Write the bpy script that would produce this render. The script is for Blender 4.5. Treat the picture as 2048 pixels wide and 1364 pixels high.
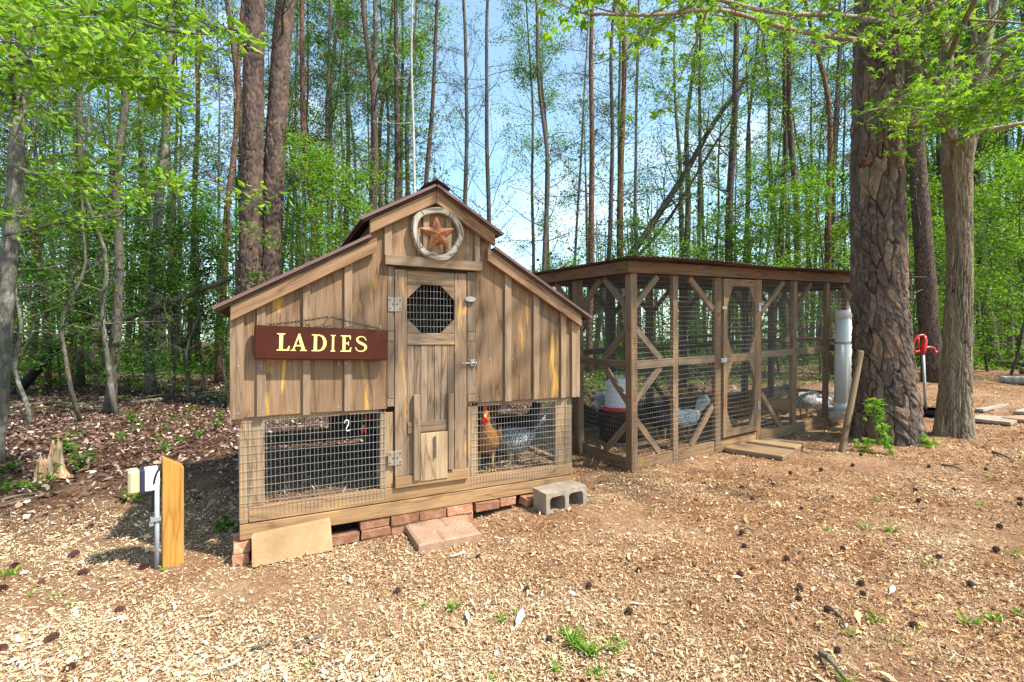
import bpy, bmesh, math, random
import numpy as np
from mathutils import Vector, Matrix

scene = bpy.context.scene
for o in list(bpy.data.objects): bpy.data.objects.remove(o)
col = scene.collection

# ------------------------------------------------------------------ camera
FPX, CXP, CYP, CAMH = 952.0, 1024.0, 680.0, 1.38      # pixels of the 2048 px wide photograph
YAW = math.atan(952/1889)
SA, CA = math.cos(YAW), math.sin(YAW)
cam_d = bpy.data.cameras.new('camera'); cam = bpy.data.objects.new('camera', cam_d); col.objects.link(cam)
cam.location = (0, 0, CAMH); cam.rotation_euler = (math.pi/2, 0, -YAW)
cam_d.sensor_width = 36; cam_d.lens = 36*FPX/2048; cam_d.shift_y = -0.001
cam_d.clip_start = 0.05; cam_d.clip_end = 1500
scene.camera = cam
scene.render.resolution_x = 1024; scene.render.resolution_y = 682
scene.view_settings.view_transform = 'Standard'; scene.view_settings.look = 'None'
scene.view_settings.exposure = 1.0; scene.cycles.max_bounces = 6; scene.cycles.diffuse_bounces = 3; scene.cycles.glossy_bounces = 2; scene.cycles.transmission_bounces = 3
scene.view_settings.gamma = 1.0; scene.view_settings.gamma = 1.0

# ------------------------------------------------------------------ sky and sun
SUN_AZ, SUN_EL = math.radians(140), math.radians(54)
world = bpy.data.worlds.new('World'); scene.world = world; world.use_nodes = True
nt = world.node_tree; N = nt.nodes; L = nt.links
bg = N['Background']; sky = N.new('ShaderNodeTexSky'); sky.sky_type = 'NISHITA'
sky.sun_disc = False; sky.sun_elevation = SUN_EL; sky.sun_rotation = SUN_AZ
sky.air_density = 1.0; sky.dust_density = .9; sky.ozone_density = 1.3
tc = N.new('ShaderNodeTexCoord'); mp = N.new('ShaderNodeMapping'); mp.inputs['Scale'].default_value = (1, 1, 2.4)
mp.inputs['Location'].default_value = (1.9, .7, .4)
nz = N.new('ShaderNodeTexNoise'); nz.inputs['Scale'].default_value = 2.6; nz.inputs['Detail'].default_value = 7; nz.inputs['Roughness'].default_value = .55
rp = N.new('ShaderNodeValToRGB'); rp.color_ramp.elements[0].position = .50; rp.color_ramp.elements[1].position = .86; rp.color_ramp.elements[0].color = (.1, .1, .1, 1); rp.color_ramp.elements[1].color = (.95, .95, .95, 1)
mx = N.new('ShaderNodeMix'); mx.data_type = 'RGBA'; mx.inputs[7].default_value = (7.4, 7.8, 8.4, 1)
L.new(tc.outputs['Generated'], mp.inputs[0]); L.new(mp.outputs[0], nz.inputs['Vector']); L.new(nz.outputs[0], rp.inputs[0])
tint = N.new('ShaderNodeMix'); tint.data_type = 'RGBA'; tint.blend_type = 'MULTIPLY'; tint.inputs[0].default_value = 1; tint.inputs[7].default_value = (1.22, 1.56, 1.5, 1); L.new(sky.outputs[0], tint.inputs[6])
L.new(rp.outputs[0], mx.inputs[0]); L.new(tint.outputs[2], mx.inputs[6]); L.new(mx.outputs[2], bg.inputs['Color'])
bg.inputs['Strength'].default_value = 0.118
sd = bpy.data.lights.new('sun', 'SUN'); sun = bpy.data.objects.new('sun', sd); col.objects.link(sun)
sd.energy = 5.0; sd.angle = math.radians(1.6); sd.color = (1.0, .94, .84)
SUND = Vector((math.sin(SUN_AZ)*math.cos(SUN_EL), math.cos(SUN_AZ)*math.cos(SUN_EL), math.sin(SUN_EL)))
sun.rotation_euler = SUND.to_track_quat('Z', 'Y').to_euler(); sun.location = (6, -8, 14)

# ------------------------------------------------------------------ helpers
rng = np.random.default_rng(7); random.seed(7)
W = {}                                                # world matrix of everything placed
def put(o, parent=None, Mw=None):
    Mw = Mw or Matrix.Identity(4)
    W[o.name] = Mw.copy()
    if parent is not None:
        o.parent = parent; o.matrix_basis = W[parent.name].inverted() @ Mw
    else: o.matrix_basis = Mw
    return o
def tag(o, label=None, cat=None, group=None, kind=None):
    for k, v in (('label', label), ('category', cat), ('group', group), ('kind', kind)):
        if v: o[k] = v
    return o
def empty(name, loc=(0, 0, 0), Mw=None, **kw):
    o = bpy.data.objects.new(name, None); col.objects.link(o); o.empty_display_size = .1
    put(o, None, Mw or Matrix.Translation(loc)); return tag(o, **kw)
def link(name, me, mat, parent=None, Mw=None, **kw):
    o = bpy.data.objects.new(name, me); col.objects.link(o)
    if mat and not me.materials: me.materials.append(mat)
    put(o, parent, Mw); return tag(o, **kw)
def copy_tree(o, Mw, parent=None, label=None):
    c = o.copy(); col.objects.link(c); put(c, parent, Mw)
    if label: c['label'] = label
    for ch in list(o.children): copy_tree(ch, Mw @ W[o.name].inverted() @ W[ch.name], c)
    return c
def np_mesh(name, V, F, attrs=None, smooth=False):
    """V (n,3), F list of (m,k) index arrays"""
    me = bpy.data.meshes.new(name); V = np.asarray(V, np.float32)
    if not isinstance(F, list): F = [F]
    F = [np.asarray(f, np.int32) for f in F if len(f)]
    me.vertices.add(len(V)); me.vertices.foreach_set('co', V.ravel())
    idx = np.concatenate([f.ravel() for f in F]); tot = np.concatenate([np.full(len(f), f.shape[1], np.int32) for f in F])
    st = np.concatenate([[0], np.cumsum(tot)[:-1]]).astype(np.int32)
    me.loops.add(len(idx)); me.loops.foreach_set('vertex_index', idx)
    me.polygons.add(len(tot)); me.polygons.foreach_set('loop_start', st); me.polygons.foreach_set('loop_total', tot)
    me.polygons.foreach_set('use_smooth', np.full(len(tot), smooth))
    for k, v in (attrs or {}).items():
        a = me.attributes.new(k, 'FLOAT', 'POINT'); a.data.foreach_set('value', np.asarray(v, np.float32))
    me.update(calc_edges=True); return me
class Acc:
    """collects tubes, boxes and loose faces into one mesh"""
    def __init__(s): s.V = []; s.Q = []; s.T = []; s.n = 0
    def add(s, V, Q=None, T=None):
        V = np.asarray(V, float)
        if Q is not None and len(Q): s.Q.append(np.asarray(Q)+s.n)
        if T is not None and len(T): s.T.append(np.asarray(T)+s.n)
        s.V.append(V); s.n += len(V)
    def tube(s, P, R, k=6, cap=True, flat=1.0):
        P = np.asarray(P, float); n = len(P); R = np.broadcast_to(np.asarray(R, float), (n,))
        T = np.gradient(P, axis=0); T /= np.linalg.norm(T, axis=1)[:, None]+1e-9
        ref = np.array([0, 0, 1.]) if abs(T[:, 2]).mean() < .8 else np.array([1., 0, 0])
        A = np.cross(T, ref); A /= np.linalg.norm(A, axis=1)[:, None]+1e-9; B = np.cross(T, A)
        th = np.arange(k)*2*math.pi/k
        ring = P[:, None]+R[:, None, None]*(np.cos(th)[None, :, None]*A[:, None]+flat*np.sin(th)[None, :, None]*B[:, None])
        i = np.arange(n-1)[:, None]*k; j = np.arange(k)[None]; j2 = (j+1) % k
        Q = np.stack([i+j, i+j2, i+k+j2, i+k+j], -1).reshape(-1, 4)
        V = ring.reshape(-1, 3); Tt = None
        if cap:
            V = np.vstack([V, P[:1], P[-1:]]); m = n*k; a = np.arange(k); b = (a+1) % k
            Tt = np.vstack([np.stack([np.full(k, m), b, a], 1), np.stack([np.full(k, m+1), (n-1)*k+a, (n-1)*k+b], 1)])
        s.add(V, Q, Tt)
    def box(s, c, d):
        c = np.array(c, float); d = np.array(d, float)/2
        V = np.array([[x, y, z] for x in (-1, 1) for y in (-1, 1) for z in (-1, 1)])*d+c
        s.add(V, [[0, 1, 3, 2], [4, 6, 7, 5], [0, 4, 5, 1], [2, 3, 7, 6], [0, 2, 6, 4], [1, 5, 7, 3]])
    def mesh(s, name, smooth=False, attrs=None):
        F = []
        if s.Q: F.append(np.vstack(s.Q))
        if s.T: F.append(np.vstack(s.T))
        return np_mesh(name, np.vstack(s.V), F, attrs, smooth)
_bc = {}
def boxmesh(Lx, Ly, Lz, b=.003, seed=None):
    key = (round(Lx, 3), round(Ly, 3), round(Lz, 3), b, seed)
    if key in _bc: return _bc[key]
    bm = bmesh.new(); bmesh.ops.create_cube(bm, size=1)
    for v in bm.verts: v.co = Vector((v.co.x*Lx, v.co.y*Ly, v.co.z*Lz))
    if b > 0: bmesh.ops.bevel(bm, geom=bm.edges[:], offset=min(b, .3*min(Lx, Ly, Lz)), segments=1, affect='EDGES')
    if seed is not None:
        r = random.Random(seed); q = min(Lx, Ly, Lz)*.07
        for v in bm.verts: v.co += Vector((r.uniform(-q, q), r.uniform(-q, q), r.uniform(-q, q)))
    me = bpy.data.meshes.new('board'); bm.to_mesh(me); bm.free(); _bc[key] = me
    return me
def frame(o, x, z):
    x = Vector(x).normalized(); z = Vector(z); z = (z-x*z.dot(x)).normalized(); y = z.cross(x)
    m = Matrix((x, y, z)).transposed().to_4x4(); m.translation = Vector(o); return m
def board(name, parent, mat, p0, p1, w, t, n, base=None, b=.003, **kw):
    """a plank from p0 to p1 (its centre line), w wide, t thick along n; local x runs along the grain"""
    base = base or Matrix.Identity(4); p0 = Vector(p0); p1 = Vector(p1)
    me = boxmesh((p1-p0).length, w, t, b)
    if mat and me.materials and me.materials[0] is not mat: me = me.copy(); me.materials.clear()
    return link(name, me, mat, parent, base @ frame((p0+p1)/2, p1-p0, n), **kw)
def prism(name, parent, mat, poly, y0, y1, base=None, grain='z', **kw):
    """outline in (X, Z), extruded from y0 to y1; grain upright ('z') or level ('x')"""
    base = base or Matrix.Identity(4); ox, oz = poly[0]; n = len(poly)
    V = []
    for y in (0, y1-y0):
        for x, z in poly: V.append((z-oz, x-ox, y) if grain == 'z' else (x-ox, z-oz, -y))
    F = [list(range(n)), list(range(2*n-1, n-1, -1))]+[[i, i+n, (i+1) % n+n, (i+1) % n] for i in range(n)]
    bm = bmesh.new(); vs = [bm.verts.new(v) for v in V]
    for f in F: bm.faces.new([vs[i] for i in f])
    bmesh.ops.recalc_face_normals(bm, faces=bm.faces[:])
    bmesh.ops.bevel(bm, geom=bm.edges[:], offset=.002, segments=1, affect='EDGES')
    me = bpy.data.meshes.new(name); bm.to_mesh(me); bm.free()
    cols = ((0, 0, 1), (1, 0, 0), (0, 1, 0)) if grain == 'z' else ((1, 0, 0), (0, 0, 1), (0, -1, 0))
    m = Matrix(cols).transposed().to_4x4(); m.translation = (ox, y0, oz)
    return link(name, me, mat, parent, base @ m, **kw)

# ground height and picture-to-place conversion (places are then ordinary world positions)
def soft(x, k=.6): return k*np.logaddexp(0, np.asarray(x, float)/k)
def gh(x, y):
    x = np.asarray(x, float); y = np.asarray(y, float)
    q = np.clip((x-1.0)/1.4, 0, 1); h = .06*q*q*(3-2*q)+.036*np.minimum(soft(x-3.4), 12)
    h = h+.03*np.minimum(soft(y-4.6), 7)/(1+np.exp(-(x-2.2)*1.5))
    h = h+.012*np.sin(x*1.7+.6)*np.sin(y*1.3+1.1)*np.clip((np.hypot(x-1.5, y-3.6)-1.4)/2, 0, 1)
    far = np.clip((np.hypot(x, y)-12)/25, 0, 1)
    return h+far*(.35*np.sin(x*.13+1)+.3*np.sin(y*.11+x*.07))
def gz(x, y): return float(gh(x, y))
def world_at(px, d, z=0):
    r = (px-CXP)/FPX*d; return Vector((SA*r+CA*d, -CA*r+SA*d, z))
def ray_pt(px, py, d):
    v = world_at(px, d); v.z = CAMH-(py-CYP)/FPX*d; return v
def on_ground(px, py):
    z = 0
    for _ in range(12):
        d = FPX*(CAMH-z)/(py-CYP); v = world_at(px, d); z = .5*z+.5*gz(v.x, v.y)
    v.z = gz(v.x, v.y); return v
def front(px, py, Y):
    t = (px-CXP)/FPX; X = Y*(SA*t+CA)/(SA-CA*t); d = CA*X+SA*Y
    return X, CAMH-(py-CYP)/FPX*d

# ------------------------------------------------------------------ materials
class NT:
    def __init__(s, name):
        s.m = bpy.data.materials.new(name); s.m.use_nodes = True; s.t = s.m.node_tree; s.n = s.t.nodes
        s.b = s.n['Principled BSDF']; s.out = s.n['Material Output']
    def new(s, typ, **kw):
        n = s.n.new('ShaderNode'+typ)
        for k, v in kw.items(): setattr(n, k, v)
        return n
    def l(s, a, b): s.t.links.new(a, b)
    def obj(s): return s.new('TexCoord').outputs['Object']
    def geo(s): return s.new('NewGeometry')
    def map(s, v, sc=(1, 1, 1), loc=(0, 0, 0)):
        n = s.new('Mapping'); n.inputs['Scale'].default_value = sc; n.inputs['Location'].default_value = loc; s.l(v, n.inputs[0]); return n.outputs[0]
    def noise(s, v, sc=5, det=4, rough=.55, dist=0, col=False):
        n = s.new('TexNoise'); n.inputs['Scale'].default_value = sc; n.inputs['Detail'].default_value = det
        n.inputs['Roughness'].default_value = rough; n.inputs['Distortion'].default_value = dist; s.l(v, n.inputs['Vector']); return n.outputs[1 if col else 0]
    def vor(s, v, sc=5, feat='F1', out='Distance', rnd=1):
        n = s.new('TexVoronoi', feature=feat); n.inputs['Scale'].default_value = sc; n.inputs['Randomness'].default_value = rnd; s.l(v, n.inputs['Vector']); return n.outputs[out]
    def math(s, op, a, b=None, c=None):
        n = s.new('Math', operation=op)
        for i, v in enumerate((a, b, c)):
            if v is None: continue
            if isinstance(v, (int, float)): n.inputs[i].default_value = v
            else: s.l(v, n.inputs[i])
        return n.outputs[0]
    def ramp(s, f, stops, interp='LINEAR'):
        n = s.new('ValToRGB'); cr = n.color_ramp; cr.interpolation = interp
        while len(cr.elements) < len(stops): cr.elements.new(.5)
        for e, (p, c) in zip(cr.elements, stops):
            e.position = p; e.color = (*c, 1) if not isinstance(c, (int, float)) else (c, c, c, 1)
        s.l(f, n.inputs[0]); return n.outputs[0]
    def mix(s, f, a, b, bt='MIX'):
        n = s.new('Mix', data_type='RGBA', blend_type=bt)
        for i, v in ((0, f), (6, a), (7, b)):
            if isinstance(v, (int, float)): n.inputs[i].default_value = v if i == 0 else (v, v, v, 1)
            elif isinstance(v, tuple): n.inputs[i].default_value = (*v, 1)
            else: s.l(v, n.inputs[i])
        return n.outputs[2]
    def rand(s): return s.new('ObjectInfo').outputs['Random']
    def island(s): return s.geo().outputs['Random Per Island']
    def attr(s, k): return s.new('Attribute', attribute_name=k).outputs['Fac']
    def bump(s, h, strength=.3, dist=.01):
        n = s.new('Bump'); n.inputs['Strength'].default_value = strength; n.inputs['Distance'].default_value = dist; s.l(h, n.inputs['Height']); s.l(n.outputs[0], s.b.inputs['Normal'])
    def fin(s, color=None, rough=.8, metal=0, spec=.3):
        if color is not None:
            if isinstance(color, tuple): s.b.inputs['Base Color'].default_value = (*color, 1)
            else: s.l(color, s.b.inputs['Base Color'])
        if isinstance(rough, (int, float)): s.b.inputs['Roughness'].default_value = rough
        else: s.l(rough, s.b.inputs['Roughness'])
        s.b.inputs['Metallic'].default_value = metal; s.b.inputs['Specular IOR Level'].default_value = spec
        return s.m
def offset_by_rand(t, v, k=23.0):
    n = t.new('VectorMath', operation='ADD'); t.l(v, n.inputs[0])
    c = t.new('CombineXYZ'); r = t.math('MULTIPLY', t.rand(), k)
    for i in range(3): t.l(r, c.inputs[i])
    t.l(c.outputs[0], n.inputs[1]); return n.outputs[0]
def wood(name, dark, light, streak=0.0, knots=.5, weather=.35, rough=.78, ringk=11, vary=.22, grey=(.235, .175, .12)):
    t = NT(name); v = offset_by_rand(t, t.obj())
    big = t.noise(t.map(v, (.8, 7, 7)), 1.0, 3, .5, .25)
    ring = t.math('PINGPONG', t.math('MULTIPLY', big, ringk), 1.0)
    fine = t.noise(t.map(v, (3, 90, 90)), 1.0, 4, .6)
    fib = t.noise(t.map(v, (8, 260, 260)), 1.0, 3, .6)
    g = t.math('ADD', t.math('MULTIPLY', t.ramp(ring, [(0, 0), (.22, .75), (1, 1)]), .5), t.math('ADD', t.math('MULTIPLY', t.ramp(fine, [(.3, 0), (.7, 1)]), .35), t.math('MULTIPLY', t.ramp(fib, [(.3, 0), (.7, 1)]), .25)))
    c = t.ramp(g, [(.1, tuple(.62*a for a in dark)), (.45, dark), (.75, tuple(.5*(a+b) for a, b in zip(dark, light))), (1, light)])
    c = t.mix(t.math('MULTIPLY', t.ramp(t.noise(t.map(v, (.9, 3, 3)), 1.3, 5, .6), [(.38, 0), (.68, 1)]), weather), c, grey)
    if streak:
        st = t.noise(t.map(v, (1.9, 13, 13), (3, 1, 7)), 1.0, 3, .5, .8)
        c = t.mix(t.math('MULTIPLY', t.ramp(st, [(.585, 0), (.70, 1)]), streak), c, t.mix(fine, (.42, .2, .03), (.75, .46, .1)))
    if knots:
        kd = t.vor(t.map(v, (2.2, 5.5, 5.5)), 1.0)
        c = t.mix(t.math('MULTIPLY', t.ramp(kd, [(.05, 1), (.16, 0)]), knots), c, (.5, .24, .06))
        c = t.mix(t.math('MULTIPLY', t.ramp(kd, [(.02, 1), (.075, 0)]), knots), c, (.06, .03, .015))
    r = t.math('ADD', 1-vary, t.math('MULTIPLY', t.rand(), 2*vary))
    h = t.new('HueSaturation'); t.l(r, h.inputs['Value']); t.l(c, h.inputs['Color'])
    t.bump(g, .35, .004)
    return t.fin(h.outputs[0], rough, 0, .2)
def plain(name, c, rough=.6, metal=0, var=.15, sc=14, bump=0, spec=.4):
    t = NT(name); v = t.obj(); n = t.noise(v, sc, 5, .6)
    cc = t.mix(n, tuple(x*(1-var) for x in c), tuple(min(1, x*(1+var)) for x in c))
    if bump: t.bump(t.noise(v, sc*6, 4, .6), bump, .004)
    return t.fin(cc, rough, metal, spec)
def leafmat(name, stops, trans=.45, gloss=.12):
    t = NT(name); c = t.ramp(t.island(), stops)
    d = t.new('BsdfDiffuse'); tr = t.new('BsdfTranslucent')
    t.l(c, d.inputs[0]); t.l(t.mix(1.0, c, (1.25, 1.2, .55), 'MULTIPLY'), tr.inputs[0])
    m1 = t.new('MixShader'); m1.inputs[0].default_value = trans; t.l(d.outputs[0], m1.inputs[1]); t.l(tr.outputs[0], m1.inputs[2])
    t.l(m1.outputs[0], t.out.inputs[0]); return t.m
def bark(name, crack, lo, hi, sc=(9, 9, 3), moss=None, lichen=None, bumpk=.9, depth=.02):
    """bark with upright plates split by dark cracks"""
    t = NT(name); v = offset_by_rand(t, t.obj(), 9); w = t.new('VectorMath', operation='ADD'); t.l(t.map(v, sc), w.inputs[0])
    nn = t.new('VectorMath', operation='SCALE'); nn.inputs['Scale'].default_value = .55; t.l(t.noise(t.map(v, sc), 1.6, 3, .6, 0, True), nn.inputs[0]); t.l(nn.outputs[0], w.inputs[1])
    e = t.ramp(t.vor(w.outputs[0], 1, 'DISTANCE_TO_EDGE'), [(.0, 0), (.14, 1)])
    e = t.math('SUBTRACT', 1.0, t.math('MULTIPLY', t.math('SUBTRACT', 1.0, e), t.ramp(t.noise(t.map(v, sc), .9, 3, .6), [(.38, .15), (.62, 1)])))
    pc = t.vor(w.outputs[0], 1, 'F1', 'Color'); sep = t.new('SeparateColor'); t.l(pc, sep.inputs[0])
    f = t.noise(v, 45, 4, .65)
    c = t.mix(t.math('ADD', t.math('MULTIPLY', sep.outputs[0], .6), t.math('MULTIPLY', f, .45)), lo, hi)
    if lichen: c = t.mix(t.ramp(t.noise(v, 5, 6, .65), [(.52, 0), (.62, .8)]), c, lichen)
    if moss: c = t.mix(t.ramp(t.noise(v, 2.2, 4, .6), [(.52, 0), (.66, .6)]), c, moss)
    c = t.mix(e, crack, c)
    t.bump(t.math('ADD', e, t.math('MULTIPLY', f, .4)), bumpk, depth)
    return t.fin(c, .9, 0, .15)
def bark_geo(name, crack, stops, lichen=None):
    """bark whose plates are modelled; per-plate tint and crack depth come with the mesh"""
    t = NT(name); v = t.obj(); e = t.attr('edge'); f = t.noise(v, 60, 5, .7); f2 = t.noise(t.map(v, (30, 30, 8)), 1, 4, .6)
    k = t.math('ADD', t.math('MULTIPLY', t.attr('tint'), .8), t.math('MULTIPLY', t.math('SUBTRACT', f2, .5), .5))
    c = t.ramp(k, stops)
    if lichen: c = t.mix(t.ramp(t.noise(v, 6, 6, .7), [(.53, 0), (.63, .6)]), c, lichen)
    c = t.mix(1.0, c, t.ramp(f, [(.25, .55), (.75, 1.25)]), 'MULTIPLY')
    c = t.mix(t.ramp(e, [(.05, 0), (.5, 1)]), crack, c)
    t.bump(t.math('ADD', f, f2), .6, .012)
    return t.fin(c, .9, 0, .15)

WD = {}
WD['siding'] = wood('siding_wood', (.148, .08, .041), (.325, .198, .11), 0, .75, .3, vary=.16)
WD['streaked'] = wood('streaked_siding_wood', (.148, .08, .041), (.325, .198, .11), .95, .95, .35)
WD['batten'] = wood('batten_wood', (.18, .113, .066), (.345, .23, .142), 0, .3, .35, vary=.12)
WD['rake'] = wood('rake_wood', (.175, .092, .046), (.35, .21, .112), 0, .4, .2, vary=.1)
WD['door'] = wood('door_wood', (.14, .083, .048), (.31, .2, .122), .8, .8, .5, ringk=16)
WD['panel'] = wood('door_panel_wood', (.13, .085, .056), (.33, .22, .14), 0, .4, .6, ringk=15)
WD['plywood'] = wood('pop_door_wood', (.24, .155, .085), (.45, .32, .19), 0, .2, .45, ringk=13)
WD['sill'] = wood('sill_wood', (.215, .115, .05), (.41, .245, .12), .25, .5, .2, vary=.1)
WD['post'] = wood('coop_post_wood', (.2, .125, .065), (.4, .265, .15), .15, .5, .35, ringk=15)
WD['dark'] = wood('dark_shaded_wood', (.045, .03, .02), (.1, .068, .045), 0, .3, .3)  # dark timber; shade of interiors and back walls is put into its colour
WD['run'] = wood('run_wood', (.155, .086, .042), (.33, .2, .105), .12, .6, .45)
WD['runold'] = wood('run_brace_wood', (.15, .1, .058), (.31, .215, .13), 0, .4, .4)
WD['fascia'] = wood('fascia_wood', (.1, .05, .026), (.2, .11, .058), 0, .3, .2)
WD['yellow'] = wood('new_pine_post_wood', (.36, .165, .03), (.52, .28, .065), .1, .7, .45, grey=(.27, .13, .04), ringk=9, vary=.03)
WD['handle'] = wood('pole_wood', (.2, .12, .06), (.36, .24, .13), 0, .2, .4)
WD['grey'] = wood('weathered_grey_wood', (.2, .17, .14), (.45, .4, .34), 0, .4, .5)
WD['ring'] = wood('ring_wood', (.15, .12, .09), (.55, .49, .41), 0, .2, .4, ringk=22)
t = NT('sign_wood'); v = t.obj(); g = t.noise(t.map(v, (2, 60, 60)), 1, 4, .6)
MSIGN = t.fin(t.mix(g, (.03, .006, .0025), (.08, .018, .007)), .5, 0, .15)
MGOLD = plain('gold_lettering', (.86, .62, .2), .35, 0, .08)
MROOF = plain('mauve_metal_roofing', (.175, .09, .075), .42, .25, .25, 4, .05)
t = NT('corrugated_roofing'); v = t.obj(); n = t.noise(t.map(v, (3, .7, 1)), 2, 6, .65)
MCORR = t.fin(t.ramp(n, [(.3, (.05, .035, .028)), (.55, (.14, .105, .09)), (.75, (.24, .2, .17))]), .6, .3)
MGALV = plain('galvanised_steel', (.36, .355, .34), .5, .5, .25, 30)
MWIRE = plain('galvanised_wire', (.27, .265, .25), .6, .2, .2, 40)
MWIRE2 = plain('dull_wire', (.2, .19, .175), .55, .5, .2, 40)
MBRASS = plain('worn_hinge_steel', (.3, .25, .19), .55, .3, .35, 20)
MCHAIN = plain('dark_chain', (.05, .045, .04), .45, .8, .2)
t = NT('rusty_star'); v = t.obj(); n = t.noise(v, 30, 6, .7)
t.bump(n, .4, .004); MSTAR = t.fin(t.ramp(n, [(.3, (.13, .045, .02)), (.55, (.3, .115, .05)), (.75, (.42, .19, .09))]), .65, .2)
t = NT('concrete_block'); v = t.obj(); n = t.noise(v, 9, 6, .7); n2 = t.noise(v, 150, 3, .7)
t.bump(n2, .8, .006); MCONC = t.fin(t.mix(1.0, t.ramp(n, [(.3, (.26, .19, .13)), (.7, (.42, .36, .29))]), t.ramp(n2, [(.3, .6), (.6, 1.1)]), 'MULTIPLY'), .95, 0, .15)
t = NT('clay_brick'); v = offset_by_rand(t, t.obj()); n = t.noise(v, 14, 6, .7); n2 = t.noise(v, 120, 3, .7)
t.bump(t.math('ADD', n, n2), .7, .008); c = t.ramp(n, [(.25, (.21, .085, .045)), (.5, (.35, .165, .095)), (.7, (.48, .31, .2))])
h = t.new('HueSaturation'); t.l(t.math('ADD', .75, t.math('MULTIPLY', t.rand(), .5)), h.inputs['Value']); t.l(c, h.inputs['Color']); MBRICK = t.fin(h.outputs[0], .92, 0, .15)
t = NT('tan_slab_stone'); v = t.obj(); n = t.noise(v, 7, 6, .65); n2 = t.vor(v, 90)
t.bump(t.noise(v, 90, 4, .7), .6, .005); MSLAB = t.fin(t.mix(t.ramp(n2, [(.08, 1), (.2, 0)]), t.ramp(n, [(.3, (.38, .23, .115)), (.7, (.5, .32, .17))]), (.26, .15, .08)), .95, 0, .1)
t = NT('rose_paver'); v = t.obj(); n = t.noise(v, 10, 6, .7); n2 = t.noise(v, 110, 3, .7)
t.bump(n2, .8, .006); MPAVE = t.fin(t.mix(1.0, t.ramp(n, [(.3, (.3, .17, .115)), (.7, (.42, .26, .18))]), t.ramp(n2, [(.3, .6), (.6, 1.15)]), 'MULTIPLY'), .95, 0, .1)
MPVC = plain('white_pvc', (.78, .78, .76), .35, 0, .08, 6)
MPVCD = plain('dirty_pvc_elbow', (.62, .52, .42), .5, 0, .25, 9)
MRED = plain('red_enamel', (.5, .02, .015), .35, 0, .2, 20)
MREDP = plain('red_plastic', (.6, .02, .02), .35, 0, .08)
MBLACKP = plain('black_plastic', (.012, .013, .015), .4, 0, .2)
MWHITEP = plain('white_plastic', (.78, .79, .8), .35, 0, .04)
MBOX = plain('weathered_outlet_box', (.5, .42, .24), .5, 0, .12)
MBOXB = plain('blue_black_gasket', (.02, .025, .06), .5)
MGREYP = plain('grey_conduit', (.3, .32, .35), .45, 0, .12)
MTURN = plain('grey_wood_button', (.33, .3, .26), .8, 0, .25, 40)
def wearbark(*a, **k): return bark(*a, **k)
BK = {}
BK['pine'] = bark('pine_bark', (.026, .018, .014), (.065, .045, .036), (.16, .108, .083), (24, 24, 13))
BK['redpine'] = bark('reddish_pine_bark', (.035, .02, .015), (.1, .055, .038), (.22, .115, .072), (18, 18, 8))
BK['grey'] = bark('grey_lichen_bark', (.06, .052, .042), (.1, .088, .07), (.19, .172, .14), (34, 34, 9), (.07, .08, .035), (.3, .3, .25), .5, .006)
BK['hard'] = bark('hardwood_bark', (.028, .023, .018), (.07, .057, .045), (.145, .122, .1), (30, 30, 6), (.06, .068, .03), None, .6, .008)
BK['pale'] = bark('pale_bark', (.18, .16, .14), (.38, .36, .33), (.6, .58, .54), (20, 20, 3), None, None, .3, .004)
BK['black'] = bark('blackened_dead_wood', (.012, .01, .008), (.025, .02, .017), (.06, .048, .04), (14, 14, 5))
BK['dead'] = bark('dead_wood', (.05, .035, .028), (.1, .075, .06), (.24, .2, .16), (6, 20, 20), (.08, .1, .04), None, .6, .008)
BKBIG = bark_geo('big_pine_bark', (.022, .016, .013), [(.0, (.07, .05, .038)), (.35, (.14, .102, .078)), (.62, (.215, .152, .108)), (.85, (.33, .18, .095))])
BKTWIN = bark_geo('plated_pine_bark', (.014, .01, .009), [(.0, (.055, .037, .031)), (.45, (.108, .073, .06)), (.8, (.185, .115, .082))])
BKGUM = bark_geo('sweetgum_bark', (.045, .033, .022), [(.0, (.14, .105, .07)), (.45, (.24, .185, .125)), (.8, (.35, .27, .185))])
LF = {}
LF['fresh'] = leafmat('fresh_spring_leaves', [(0, (.07, .17, .02)), (.5, (.135, .285, .03)), (1, (.27, .44, .055))])
LF['near'] = leafmat('bright_near_leaves', [(0, (.11, .24, .025)), (.5, (.19, .36, .04)), (1, (.34, .5, .07))])
LF['mid'] = leafmat('mid_green_leaves', [(0, (.03, .085, .013)), (.5, (.07, .17, .022)), (1, (.16, .3, .038))])
LF['deep'] = leafmat('deep_green_leaves', [(0, (.018, .048, .01)), (.6, (.04, .1, .016)), (1, (.09, .19, .026))])
LF['star'] = leafmat('sweetgum_leaves', [(0, (.1, .23, .027)), (.5, (.17, .34, .04)), (1, (.29, .47, .07))])
LF['needle'] = leafmat('pine_needles', [(0, (.02, .05, .014)), (.6, (.04, .09, .022)), (1, (.09, .13, .035))], .25)
LF['grass'] = leafmat('grass_blades', [(0, (.07, .17, .02)), (.6, (.15, .32, .04)), (1, (.27, .43, .06))])

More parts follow.
